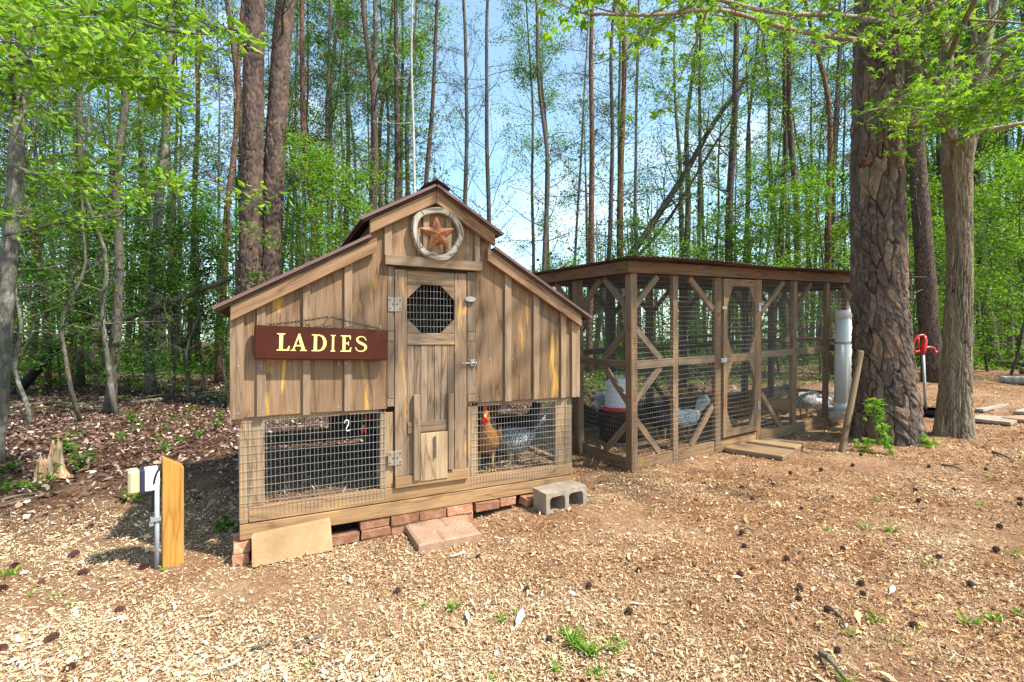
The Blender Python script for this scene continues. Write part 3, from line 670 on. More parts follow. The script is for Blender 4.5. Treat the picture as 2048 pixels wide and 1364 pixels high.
# stepping paver with two grooves
pc = [on_ground(x, y) for x, y in ((811.5, 1042), (927, 1025.6), (956.5, 1064.6), (834, 1091.7))]
def at_z(px, py, z): d = FPX*(CAMH-z)/(py-CYP); return world_at(px, d, z)
pc = [at_z(x, y, .062) for x, y in ((811.5, 1042), (927, 1025.6), (956.5, 1064.6), (834, 1091.7))]
pcen = sum(pc, Vector())/4; dirx = ((pc[1]-pc[0])+(pc[2]-pc[3])).normalized(); wx = ((pc[1]-pc[0]).length+(pc[2]-pc[3]).length)/2
diry = Vector((-dirx.y, dirx.x, 0)); wy = (abs((pc[0]-pc[3]).dot(diry))+abs((pc[1]-pc[2]).dot(diry)))/2
bm = bmesh.new(); GN = 24
gv = [[None]*(GN+1) for _ in range(GN+1)]
for i in range(GN+1):
    for j in range(GN+1):
        u = (i/GN-.5); v_ = (j/GN-.5); dz = -.009 if (abs(u-.08) < .022 and v_ > .02) or (abs(u+.12) < .022 and v_ < -.06) or (abs(v_+.02) < .018 and -.14 < u < .1 and 0) else 0
        ed = min(.5-abs(u), .5-abs(v_)); dz -= .01*max(0, 1-ed/.03)
        gv[i][j] = bm.verts.new((u*wx, v_*wy, .03+dz+random.uniform(-.001, .001)))
for i in range(GN):
    for j in range(GN): bm.faces.new((gv[i][j], gv[i+1][j], gv[i+1][j+1], gv[i][j+1]))
ext = bmesh.ops.extrude_edge_only(bm, edges=[e for e in bm.edges if e.is_boundary])
for v in ext['geom']:
    if isinstance(v, bmesh.types.BMVert): v.co.z = -.05
bmesh.ops.recalc_face_normals(bm, faces=bm.faces[:]); me = bpy.data.meshes.new('paver'); bm.to_mesh(me); bm.free()
link('stepping_paver', me, MPAVE, None, frame((pcen.x, pcen.y, .032), dirx, (0, 0, 1)), label='grooved rose concrete paver lying as a step before the coop door', cat='paver')
# hollow concrete block
def hollow_block():
    Lb, D, Hh = .39, .19, .19; bm = bmesh.new(); n = 10
    def rr(x0, x1, z0, z1, r, n=5):
        out = []
        for cx, cz, a0 in ((x1-r, z0+r, -90), (x1-r, z1-r, 0), (x0+r, z1-r, 90), (x0+r, z0+r, 180)):
            for i in range(n+1): th = math.radians(a0+90*i/n); out.append((cx+r*math.cos(th), cz+r*math.sin(th)))
        return out
    loops = [rr(-Lb/2, Lb/2, -Hh/2, Hh/2, .006), rr(-Lb/2+.035, -.018, -Hh/2+.035, Hh/2-.035, .03), rr(.018, Lb/2-.035, -Hh/2+.035, Hh/2-.035, .03)]
    rings = {}
    for y in (-D/2, D/2):
        es = []
        for li, lp in enumerate(loops):
            vs = [bm.verts.new((x, y, z)) for x, z in lp]; rings[(y, li)] = vs
            es += [bm.edges.new((vs[i], vs[(i+1) % len(vs)])) for i in range(len(vs))]
        bmesh.ops.triangle_fill(bm, use_beauty=True, edges=es)
    for li in range(3):
        a_, b_ = rings[(-D/2, li)], rings[(D/2, li)]; k = len(a_)
        for i in range(k): bm.faces.new((a_[i], a_[(i+1) % k], b_[(i+1) % k], b_[i]))
    bmesh.ops.recalc_face_normals(bm, faces=bm.faces[:]); me = bpy.data.meshes.new('concrete_block'); bm.to_mesh(me); bm.free(); return me
link('concrete_block', hollow_block(), MCONC, None, Matrix.Translation((2.055, 3.225, .115)) @ Matrix.Rotation(math.radians(3), 4, 'Z') @ Matrix.Rotation(math.radians(-1.5), 4, 'Y'), label='grey hollow concrete block lying by the coop\'s corner', cat='block')

# ------------------------------------------------------------------ outlet post
pb = on_ground(345, 1128); pz = gz(pb.x, pb.y)
opost = empty('outlet_post', (pb.x, pb.y, pz), label='yellow pine post with slanted top carrying an outlet box and conduit', cat='post')
PM = Matrix.Translation((pb.x, pb.y, pz)) @ Matrix.Rotation(math.radians(14), 4, 'Z')
ptop = CAMH-(912-CYP)/FPX*(CA*pb.x+SA*pb.y)-pz
prism('timber', opost, WD['yellow'], [(-.053, -.1), (.053, -.1), (.053, ptop-.065), (-.053, ptop+.005)], -.045, .045, base=PM)
a = Acc(); a.tube([(-.078, -.02, -.05), (-.078, -.02, ptop-.16)], .0125, 10); link('conduit', a.mesh('conduit', True), MGREYP, opost, PM)
a = Acc(); a.tube(cat([(-.1, .0, ptop-.32), (-.098, -.005, ptop-.2), (-.085, -.03, ptop-.1), (-.06, -.035, ptop-.04), (-.045, -.03, ptop-.02)], 5), .006, 6); link('cable', a.mesh('cable', True), MCHAIN, opost, PM)
for z in (ptop-.36,):
    a = Acc(); a.box((-.085, -.02, z), (.05, .045, .02)); a.box((-.105, -.02, z-.02), (.02, .03, .03)); link('clamp', a.mesh('clamp'), MGALV, opost, PM)
bxz = ptop-.125
link('outlet_box', boxmesh(.075, .1, .13, .006), MWHITEP, opost, PM @ Matrix.Translation((-.1, .03, bxz)))
link('gasket', boxmesh(.022, .104, .134, .003), MBOXB, opost, PM @ Matrix.Translation((-.147, .03, bxz)))
link('box_cover', boxmesh(.055, .108, .138, .012), MBOX, opost, PM @ Matrix.Translation((-.186, .03, bxz)))

# ------------------------------------------------------------------ chicken run
KR = .957
RO = Vector((3.31*KR, 3.82*KR, .06))
RM = Matrix.Translation(RO) @ Matrix.Rotation(math.radians(3.5), 4, 'Z') @ Matrix.Rotation(-math.atan(.036), 4, 'Y') @ Matrix.Rotation(math.atan(.03), 4, 'X')
runo = empty('chicken_run', Mw=RM, label='long wire mesh chicken run of brown posts and braces under a flat metal roof', cat='chicken run')
RL, RD, RH = 6.3*KR, 1.86*KR, 2.06*KR
def rb(name, p0, p1, w, t_, n, mat='run'): return board(name, runo, WD[mat], p0, p1, w, t_, n, base=RM)
fy = (0, -1, 0); fx = (-1, 0, 0); fz = (0, 0, 1)
fposts = [(0, .085), (.64, .72), (1.345, 1.455), (2.16, 2.25), (2.95, 3.04), (3.78, 3.86), (4.62, 4.7), (5.45, 5.53), (6.2, 6.3)]
for i, (a_, b_) in enumerate(fposts):
    a_, b_ = a_*KR, b_*KR; x = (a_+b_)/2
    rb('post', (x, .045, .0), (x, .045, RH-.002), b_-a_, .085 if i in (0, 8) else .045, fy)
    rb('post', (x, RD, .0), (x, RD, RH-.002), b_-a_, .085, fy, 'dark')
for y in (.93*KR,):
    for x in (.045, RL-.045): rb('post', (x, y, 0), (x, y, RH-.002), .085, .085, fx)
zm = 1.075*KR+.04
bays = [(fposts[i][1]*KR, fposts[i+1][0]*KR) for i in range(8)]
for i, (a_, b_) in enumerate(bays):
    if i != 2: rb('rail', (a_+.002, .04, zm), (b_-.002, .04, zm), .08, .04, fy, 'runold')
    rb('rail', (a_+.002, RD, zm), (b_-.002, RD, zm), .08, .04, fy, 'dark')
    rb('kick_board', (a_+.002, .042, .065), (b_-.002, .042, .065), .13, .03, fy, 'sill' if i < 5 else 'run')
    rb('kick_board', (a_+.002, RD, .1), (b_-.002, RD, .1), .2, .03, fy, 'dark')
for x in (.04, RL-.04):
    for a_, b_ in ((.09, .845*KR), (.985*KR, RD-.045)):
        rb('rail', (x, a_, zm), (x, b_, zm), .07, .04, fx, 'run'); rb('kick_board', (x, a_, .065), (x, b_, .065), .13, .03, fx, 'run')
def brace(p0, p1, mat='runold'): 
    k = abs(p0[1]-p1[1]) > 1e-6
    rb('brace', p0, p1, .062, .032, fx if k else fy, mat)
K = KR
for (s0, z0, s1, z1) in ((.06, 1.70, .42, 2.04), (.06, 1.53, .46, 1.16), (.46, 1.07, .07, .72), (.08, .56, .45, .14), (.92, 2.04, 1.33, 1.69), (1.33, .56, .95, .14),
                         (2.75, 2.04, 2.27, 1.65), (2.27, .62, 2.7, .14), (3.07, 1.7, 3.4, 2.04), (4.6, .6, 4.2, .14), (4.6, 1.7, 4.25, 2.04)):
    brace((s0*K, .045, z0*K), (s1*K, .045, z1*K), 'runold' if random.random() < .6 else 'run')
for (t0, z0, t1, z1) in ((.1, 1.70, .46, 2.04), (.1, 1.5, .46, 1.17), (.46, 1.07, .1, .72), (.1, .5, .46, .14), (.86, 1.7, .52, 2.04), (1.0, 1.7, 1.36, 2.04), (1.0, .56, 1.4, .14)):
    brace((.045, t0*K, z0*K), (.045, t1*K, z1*K), 'runold')
for i, (a_, b_) in enumerate(bays):
    for s_ in (0, 1):
        p = a_ if s_ == 0 else b_; q = p+(.36 if s_ == 0 else -.36)
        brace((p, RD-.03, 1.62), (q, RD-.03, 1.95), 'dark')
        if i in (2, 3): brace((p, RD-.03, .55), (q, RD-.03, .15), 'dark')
# fascia and roof
rb('fascia', (-.06, -.012, RH+.058), (RL+.06, -.012, RH+.058), .115, .022, fy, 'fascia')
rb('fascia', (-.05, RD+.07, RH+.058), (RL+.05, RD+.07, RH+.058), .115, .022, fy, 'fascia')
for x in (-.05, RL+.05): rb('fascia', (x, .002, RH+.058), (x, RD+.055, RH+.058), .115, .022, fx, 'fascia')
for i in range(9):
    x = .08+i*(RL-.16)/8; rb('rafter', (x, .003, RH+.045), (x, RD+.05, RH+.045), .085, .04, fx, 'dark')
for i in range(8):
    w_ = (RL+.2)/8; n = 36; a = Acc(); x0 = -.1+i*w_-.02; r_ = random.uniform(-.006, .006); V = []
    for yy, zz in ((-.2, .0), (.6, .002), (RD+.2, .004)):
        for j in range(n+1):
            x = x0+(w_+.04)*j/n; dz = .007*math.sin(x/.068*2*math.pi)+(.004 if i % 2 else 0)+(r_+.01*math.sin(x*2.1) if yy < 0 else 0)
            V.append((x, yy+(random.uniform(-.003, .003) if yy < 0 else 0), RH+.128+zz+dz))
    m = n+1; Qf = [(k*m+j, k*m+j+1, (k+1)*m+j+1, (k+1)*m+j) for k in range(2) for j in range(n)]
    V2 = [(x, y, z+.003) for x, y, z in V]; nn = len(V)
    Qf += [tuple(nn+q for q in f[::-1]) for f in Qf]+[(j, nn+j, nn+j+1, j+1) for j in range(n)]
    a.add(V+V2, Qf); link('roof_sheet', a.mesh('roof_sheet'), MCORR, runo, RM)
# wire
def rwire(s0, s1, z0, z1, y, seed): wpanel('wire_mesh', runo, RM @ Matrix.Translation((s0, y, z0)), s1-s0, z1-z0, MWIRE2, r=.00125, seed=seed)
rwire(.0, 1.44*K, .02, RH-.01, -.004, 11); rwire(2.2*K, RL, .02, RH-.01, -.004, 12); rwire(0, RL, .02, RH-.01, RD-.06, 13)
for x in (-.006, RL+.006): wpanel('wire_mesh', runo, RM @ Matrix.Translation((x, 0, .02)) @ Matrix.Rotation(math.pi/2, 4, 'Z'), RD, RH-.03, MWIRE2, r=.00125, seed=14)
# run door: two framed openings with clipped corners
s0, s1 = 1.465*K, 2.15*K; z0, z1 = .17*K, 2.045*K; st = .07
rdoor = rb('door', (s0+st/2, .015, z0), (s0+st/2, .015, z1), st, .036, fy); rdoor.name = 'door'; W[rdoor.name] = RM @ frame(((s0+st/2), .015, (z0+z1)/2), (0, 0, 1), fy)
def dp(name, p0, p1, w, t_, mat='run'): return board(name, rdoor, WD[mat], p0, p1, w, t_, fy, base=RM)
dp('stile', (s1-st/2, .015, z0), (s1-st/2, .015, z1), st, .036)
zmid = 1.06*K+.04
for z, w_ in ((z0+.04, .08), (zmid, .08), (z1-.04, .08)): dp('rail', (s0+st+.001, .015, z), (s1-st-.001, .015, z), w_, .034)
for za, zb in ((z0+.081, zmid-.041), (zmid+.041, z1-.081)):
    for sx, xx in ((1, s0+st+.001), (-1, s1-st-.001)):
        for sz, zz in ((1, za), (-1, zb)):
            p = [(xx, zz), (xx+sx*.1, zz), (xx, zz+sz*.22)]
            if sx*sz < 0: p = p[::-1]
            prism('corner_brace', rdoor, WD['run'], p, .002, .026, base=RM, grain='z')
wpanel('wire_mesh', rdoor, RM @ Matrix.Translation((s0+.03, -.008, z0+.03)), s1-s0-.06, z1-z0-.06, MWIRE2, r=.00125, seed=15)
for z in (z0+.3, z1-.32):
    hg = link('hinge', boxmesh(.05, .1, .005, .002), MGALV, runo, RM @ Matrix.Translation((s1+.005, -.008, z)) @ Matrix.Rotation(math.pi/2, 4, 'X'))
link('latch', boxmesh(.1, .05, .02, .004), MGALV, runo, RM @ Matrix.Translation((s0-.02, -.018, zmid-.01)) @ Matrix.Rotation(math.pi/2, 4, 'X'))
link('turn_button', boxmesh(.075, .035, .018, .01), MTURN, runo, RM @ Matrix.Translation((s0-.015, -.018, 1.7*K)) @ Matrix.Rotation(math.pi/2, 4, 'X'))
rb('perch', (2.3, .7, .95), (4.6, .75, .98), .05, .045, fz, 'dark'); rb('perch', (2.3, 1.2, 1.25), (5.6, 1.25, 1.28), .05, .045, fz, 'dark')
# wooden nest bench standing inside the run
nb = RM @ Vector((2.35, 1.25, 0)); nbz = gz(nb.x, nb.y)
BM = Matrix.Translation((nb.x, nb.y, nbz)) @ Matrix.Rotation(math.radians(3.5), 4, 'Z')
bench = empty('nest_bench', Mw=BM, label='low wooden nest bench with blocks on top inside the run', cat='bench')
board('bench_top', bench, WD['post'], (-.4, 0, .42), (.4, 0, .42), .3, .03, fz, base=BM)
for x in (-.35, .35): board('leg', bench, WD['dark'], (x, 0, -.03), (x, 0, .403), .28, .04, (1, 0, 0), base=BM)
for x in (-.2, .02): board('block', bench, WD['sill'], (x, -.05, .436), (x, -.05, .56), .12, .12, fy, base=BM)

# stepping board in front of the run door
sb_ = [on_ground(x, y) for x, y in ((1453, 905), (1568, 924), (1610, 890), (1500, 876))]
cen = sum(sb_, Vector())/4; dx_ = ((sb_[1]-sb_[0])+(sb_[2]-sb_[3])); wl = dx_.length/2
dyl = ((sb_[3]-sb_[0])+(sb_[2]-sb_[1])).length/2
for i in range(2):
    dn = dx_.normalized(); pn = Vector((-dn.y, dn.x, 0)); c0 = cen+pn*(dyl*.5*(i-.5)); c0.z = gz(c0.x, c0.y)+.022
    link('stepping_board', boxmesh(wl, dyl*.48, .05, .005, seed=9), WD['post'], None, frame(c0, dn, (0, 0, 1)), label=('flat brown stepping board against the run\'s door sill', 'flat brown stepping board on the yard side before the run door')[1-i], cat='board', group='stepping boards at the run door')

# ------------------------------------------------------------------ white feeder pipes
def pipe(px, yo, label):
    s_ = px; M0 = RM @ Matrix.Translation((s_, -.1+yo, 0)); bz = .20; tz = 1.58; R = .078
    root = empty('feeder_pipe', Mw=M0 @ Matrix.Translation((0, 0, bz-.1)), label=label, cat='pipe', group='feeder pipes on the run')
    a = Acc(); a.tube([(0, 0, bz+.06), (0, 0, tz-.06)], R, 24); link('tube', a.mesh('tube', True), MPVC, root, M0)
    a = Acc(); a.tube([(0, 0, tz-.1), (0, 0, tz-.004), (0, 0, tz+.006), (0, 0, tz+.012)], [R*1.08, R*1.08, R*.98, R*.3], 24); link('cap', a.mesh('cap', True), MPVC, root, M0)
    a = Acc(); a.tube([(0, 0, bz+.04), (0, 0, bz+.13)], R*1.09, 24); link('coupling', a.mesh('coupling', True), MPVC, root, M0)
    P = [(0, .09*(1-math.cos(u)), bz+.04-.1*math.sin(u)) for u in np.linspace(0, math.pi*.62, 9)]+[(0, .24, bz-.03)]
    a = Acc(); a.tube(P, R*1.05, 20); link('elbow', a.mesh('elbow', True), MPVCD, root, M0)
    a = Acc(); a.tube([(0, 0, 1.135), (0, 0, 1.165)], R*1.05, 24); a.box((-.1, .06, 1.15), (.1, .02, .02)); link('strap', a.mesh('strap'), MGALV, root, M0)
pipe(3.93*K, 0, 'white capped feeder pipe on the run, nearer its door'); pipe(4.13*K, .02, 'white capped feeder pipe on the run, half hidden behind the big pine')

# ------------------------------------------------------------------ water drinker, tub
wq = RM @ Vector((.86, 1.12, 0)); wz = gz(wq.x, wq.y)
tub = empty('rubber_tub', (wq.x, wq.y, wz), label='black tub holding up the white drinker inside the run', cat='tub')
a = Acc(); a.tube([(0, 0, 0), (0, 0, .02), (0, 0, .34), (0, 0, .36), (0, 0, .36), (0, 0, .35)], [.22, .23, .27, .285, .26, .02], 28); link('tub_body', a.mesh('tub_body', True), MBLACKP, tub, W[tub.name])
dr = empty('drinker', (wq.x, wq.y, wz+.36), label='white domed poultry drinker with a red tray on the black tub', cat='drinker')
a = Acc(); a.tube([(0, 0, .0), (0, 0, .012), (0, 0, .06), (0, 0, .062), (0, 0, .02)], [.18, .215, .225, .21, .17], 28); link('tray', a.mesh('tray', True), MREDP, dr, W[dr.name])
a = Acc(); a.tube([(0, 0, .022), (0, 0, .08), (0, 0, .33), (0, 0, .4), (0, 0, .435), (0, 0, .445)], [.165, .168, .16, .135, .08, .02], 28); link('dome', a.mesh('dome', True), MWHITEP, dr, W[dr.name])
a = Acc(); a.tube(cat([(-.09, 0, .42), (-.06, 0, .5), (.06, 0, .5), (.09, 0, .42)], 5), .006, 6); link('bail', a.mesh('bail', True), MGALV, dr, W[dr.name])

# ------------------------------------------------------------------ hens
def feathers(name, kind, c1, c2=None):
    t = NT(name); v = t.obj(); n = t.noise(v, 40, 5, .7)
    if kind == 'plain': c = t.mix(n, c1, c2)
    else:
        w = t.new('TexVoronoi'); w.inputs['Scale'].default_value = 55; t.l(v, w.inputs['Vector'])
        wv = t.new('TexWave'); wv.inputs['Scale'].default_value = 26; wv.inputs['Distortion'].default_value = 9; wv.inputs['Detail Scale'].default_value = 2; t.l(v, wv.inputs['Vector'])
        c = t.mix(t.ramp(wv.outputs[1], [(.35, 0), (.6, 1)]), c1, c2)
    t.bump(t.vor(t.map(v, (1, 1.4, 1)), 48), .6, .006); return t.fin(c, .85, 0, .15)
HM = {'white': feathers('white_feathers', 'plain', (.62, .6, .56), (.8, .79, .76)), 'black': feathers('black_feathers', 'plain', (.008, .008, .01), (.025, .025, .03)),
      'buff': feathers('buff_feathers', 'plain', (.17, .07, .018), (.33, .145, .04)), 'tan': feathers('tan_feathers', 'plain', (.28, .15, .07), (.5, .32, .18)),
      'barred': feathers('barred_feathers', 'bar', (.03, .03, .035), (.42, .42, .43)), 'speckled': feathers('speckled_feathers', 'bar', (.012, .012, .014), (.7, .69, .66))}
MCOMB = plain('red_comb', (.55, .015, .012), .5, 0, .15); MBEAK = plain('horn_beak', (.5, .33, .1), .5); MLEG = plain('yellow_shank', (.5, .34, .1), .6); MEYE = plain('hen_eye', (.02, .008, .004), .2)
def hen(px, py, d, yaw, colour, label, size=1.0, neck=0.0, tail=1.0, zoff=None, pos=None):
    """px, py: where the feet stand; neck < 0 lowers the head"""
    p = pos or on_ground(px, py)
    if d: p = world_at(px, d)
    z = gz(p.x, p.y) if zoff is None else zoff
    M0 = Matrix.Translation((p.x, p.y, z)) @ Matrix.Rotation(yaw, 4, 'Z') @ Matrix.Scale(size, 4)
    root = empty('hen', Mw=M0, label=label, cat='hen', group='hens')
    nf = 1+neck
    rings = [(-.185, .285, .012, .014), (-.165, .275, .035, .035), (-.13, .258, .062, .062), (-.08, .236, .088, .09), (-.02, .222, .1, .102), (.045, .222, .098, .104), (.098, .244, .078, .09),
             (.132, .285, .053, .064)]
    nk = [(.148, .325, .038, .045), (.156, .358, .03, .034), (.166, .388, .029, .03), (.184, .402, .027, .026), (.2, .4, .017, .017), (.208, .398, .006, .006)]
    hx = .11*max(0, -neck); dzh = .17*min(0, neck)
    for i, (x, zz, w_, h_) in enumerate(nk):
        u = min(1, (i+1)/3); rings.append((x+hx*u, zz+dzh*u, w_, h_))
    C = np.array([(x, zz) for x, zz, _, _ in rings]); T = np.gradient(C, axis=0); T /= np.linalg.norm(T, axis=1)[:, None]
    k = 14; V = []
    for (x, zz, w_, h_), tt in zip(rings, T):
        for j in range(k):
            th = 2*math.pi*j/k; o_ = h_*math.sin(th); V.append((x-tt[1]*o_, w_*math.cos(th), zz+tt[0]*o_))
    n = len(rings); Qh = [(i*k+j, i*k+(j+1) % k, (i+1)*k+(j+1) % k, (i+1)*k+j) for i in range(n-1) for j in range(k)]
    me = np_mesh('body', V, [np.array(Qh), np.array([list(range(k))[::-1], list(range((n-1)*k, n*k))])], smooth=True)
    fm = HM[colour]; link('body', me, fm, root, M0)
    H0 = Vector((.18+hx, 0, .40+dzh))
    a = Acc(); a.tube([H0+Vector((.02, 0, -.002)), H0+Vector((.038, 0, -.008)), H0+Vector((.052, 0, -.018))], [.011, .008, .001], 6); link('beak', a.mesh('beak', True), MBEAK, root, M0)
    pts = [(.02, .018), (.026, .04), (.012, .03), (.006, .052), (-.006, .034), (-.014, .05), (-.022, .03), (-.034, .038), (-.03, .015)]
    bm = bmesh.new()
    L1 = [bm.verts.new((H0.x+x, -.005, H0.z+zz)) for x, zz in pts]; L2 = [bm.verts.new((H0.x+x, .005, H0.z+zz)) for x, zz in pts]
    bm.faces.new(L1); bm.faces.new(L2[::-1])
    for i in range(len(pts)): bm.faces.new((L1[i], L1[(i+1) % 9], L2[(i+1) % 9], L2[i]))
    bmesh.ops.recalc_face_normals(bm, faces=bm.faces[:]); me = bpy.data.meshes.new('comb'); bm.to_mesh(me); bm.free(); link('comb', me, MCOMB, root, M0)
    for s_ in (-1, 1):
        a = Acc(); a.tube([H0+Vector((.022, s_*.01, -.012)), H0+Vector((.026, s_*.012, -.03)), H0+Vector((.022, s_*.011, -.046)), H0+Vector((.02, s_*.01, -.05))], [.006, .011, .009, .002], 7); link('wattle', a.mesh('wattle', True), MCOMB, root, M0)
        a = Acc(); a.tube([H0+Vector((.01, s_*.02, .004)), H0+Vector((.01, s_*.027, .004)), H0+Vector((.01, s_*.029, .004))], [.006, .005, .001], 7); link('eye', a.mesh('eye', True), MEYE, root, M0)
        # wing: a flattened shell that follows the flank
        a = Acc(); W_ = [(.075, .245, .008, .02), (.05, .24, .014, .05), (.0, .236, .018, .066), (-.06, .24, .016, .058), (-.12, .252, .011, .038), (-.17, .262, .005, .014)]
        V = []; k2 = 10
        for x, zz, ty, hz_ in W_:
            yb = np.interp(x, [r[0] for r in rings[:8]], [r[2] for r in rings[:8]])*.95
            for j in range(k2): th = 2*math.pi*j/k2; V.append((x, s_*(yb+ty*math.cos(th)), zz+hz_*math.sin(th)))
        m_ = len(W_); link('wing', np_mesh('wing', V, [np.array([(i*k2+j, i*k2+(j+1) % k2, (i+1)*k2+(j+1) % k2, (i+1)*k2+j) for i in range(m_-1) for j in range(k2)]), np.array([list(range(k2)), list(range((m_-1)*k2, m_*k2))])], smooth=True), fm, root, M0)
        # leg with toes
        a = Acc(); a.tube([(.0, s_*.045, .17), (-.01, s_*.045, .12), (.0, s_*.045, .06), (.004, s_*.045, .008)], [.035, .016, .009, .009], 7)
        for an in (-.5, 0, .5, math.pi): a.tube([(.004, s_*.045, .01), (.004+.03*math.cos(an), s_*.045+.03*math.sin(an), .008), (.004+.055*math.cos(an), s_*.045+.055*math.sin(an), .003)], [.007, .006, .002], 5)
        link('leg', a.mesh('leg', True), MLEG, root, M0)
    a = Acc()
    for i in range(9):
        u = (i-4)/4; base = Vector((-.15, u*.03, .27)); tip = base+Vector((-.11-.02*(1-abs(u)), u*.07, .14*tail+.05*(1-abs(u))))
        mid = (base+tip)/2+Vector((-.02, 0, .015)); a.tube([base, base.lerp(mid, .5), mid, mid.lerp(tip, .6), tip], [.012, .022, .028, .024, .006], 6, True, .25)
    link('tail', a.mesh('tail', True), fm, root, M0)
    return root
cy = lambda X, Y: Vector((X, Y, 0))
hen(0, 0, 0, -2.0, 'buff', 'golden buff hen with red comb standing behind the coop\'s right wire panel', 1.25, pos=cy(1.58, 3.62), zoff=.3)
hen(0, 0, 0, 2.5, 'barred', 'grey barred hen with red comb sitting behind the coop\'s right wire panel', 1.2, pos=cy(1.86, 3.72), zoff=.24)
hen(0, 0, 0, -.6, 'black', 'black hen with red comb in the coop behind the barred hen', 1.25, pos=cy(2.02, 3.98), zoff=.28)
hen(0, 0, 0, -2.4, 'black', 'black hen in the coop behind the left wire panel beside the door', 1.2, pos=cy(.78, 3.75), zoff=.28)
hen(1372, 876, 0, math.radians(172), 'white', 'white hen with raised tail standing alone beside the run door', 1.15, 0, 1.1)
hen(1208, 842, 0, math.radians(205), 'white', 'white hen with lowered head between the coop and the drinker', 1.35, -.6, 1.1)
hen(1200, 872, 0, math.radians(150), 'black', 'black hen standing before the white hen near the coop', 1.1, -.2)
hen(1322, 880, 0, math.radians(20), 'black', 'black hen with red comb right beside the black tub', 1.15)
hen(1468, 858, 0, math.radians(95), 'buff', 'orange buff hen seen through the run\'s door', 1.15, -.1)
hen(1556, 850, 0, math.radians(-40), 'tan', 'tan hen facing the yard past the run door', 1.2)
hen(1608, 838, 0, math.radians(-10), 'speckled', 'black and white speckled hen pecking near the feeder pipes', 1.25, -.8, .9)
hen(1640, 836, 0, math.radians(160), 'white', 'white hen sitting close to the feeder pipes', 1.0, -.4, .8)

# ------------------------------------------------------------------ trees
def wob_path(p0, p1, n, amp, r):
    """a line from p0 to p1 with smooth sideways wander"""
    u = np.linspace(0, 1, n); P = np.outer(1-u, p0)+np.outer(u, p1)
    for k in (1, 2, 3, 5):
        ph = r.uniform(0, 6.3, 2); P[:, 0] += amp/k*np.sin(u*k*4.2+ph[0])-amp/k*math.sin(ph[0])*(1-u); P[:, 1] += amp/k*np.sin(u*k*4.2+ph[1])-amp/k*math.sin(ph[1])*(1-u)
    P[0] = p0; return P
def leaf_quads(C, size, r, up=.5, asp=.55, fold=True):
    """pointed leaves (two triangles folded at the midrib) at the points C"""
    n = len(C); size = size*r.uniform(.65, 1.3, n)
    nrm = r.normal(size=(n, 3)); nrm[:, 2] = np.abs(nrm[:, 2])+up; nrm /= np.linalg.norm(nrm, axis=1)[:, None]
    d = r.normal(size=(n, 3)); d[:, 2] -= .5; d -= nrm*(d*nrm).sum(1)[:, None]; d /= np.linalg.norm(d, axis=1)[:, None]
    s = np.cross(nrm, d); Ls = size[:, None]; drop = nrm*Ls*.12
    V = np.stack([C, C+d*Ls*.45+s*Ls*asp*.5-drop, C+d*Ls, C+d*Ls*.45-s*Ls*asp*.5-drop], 1).reshape(-1, 3)
    i = np.arange(n)[:, None]*4
    return V, np.vstack([i+np.array([0, 1, 2]), i+np.array([0, 2, 3])])
def leaf_mesh(name, C, size, r, up=.5, asp=.55):
    V, T = leaf_quads(np.asarray(C), size, r, up, asp); return np_mesh(name, V, [T])
def star_leaves(C, size, r, up=.9):
    """five-pointed sweetgum leaves"""
    C = np.asarray(C); n = len(C); size = size*r.uniform(.7, 1.25, n)
    nrm = r.normal(size=(n, 3))*.7; nrm[:, 2] = np.abs(nrm[:, 2])+up; nrm /= np.linalg.norm(nrm, axis=1)[:, None]
    d = r.normal(size=(n, 3)); d[:, 2] -= .7; d -= nrm*(d*nrm).sum(1)[:, None]; d /= np.linalg.norm(d, axis=1)[:, None]; s = np.cross(nrm, d)
    ang = [0, 32, 62, 96, 122, 180, 238, 264, 298, 328]; rad = [1, .38, .92, .36, .72, .2, .72, .36, .92, .38]
    V = [C]
    for a_, q in zip(ang, rad):
        a_ = math.radians(a_); V.append(C+size[:, None]*.56*q*(d*math.cos(a_)+s*math.sin(a_))-nrm*(size*.14*(q > .5))[:, None])
    V = np.stack(V, 1).reshape(-1, 3); i = np.arange(n)[:, None]*11
    return V, np.vstack([i+np.array([0, 1+k, 1+(k+1) % 10]) for k in range(10)])
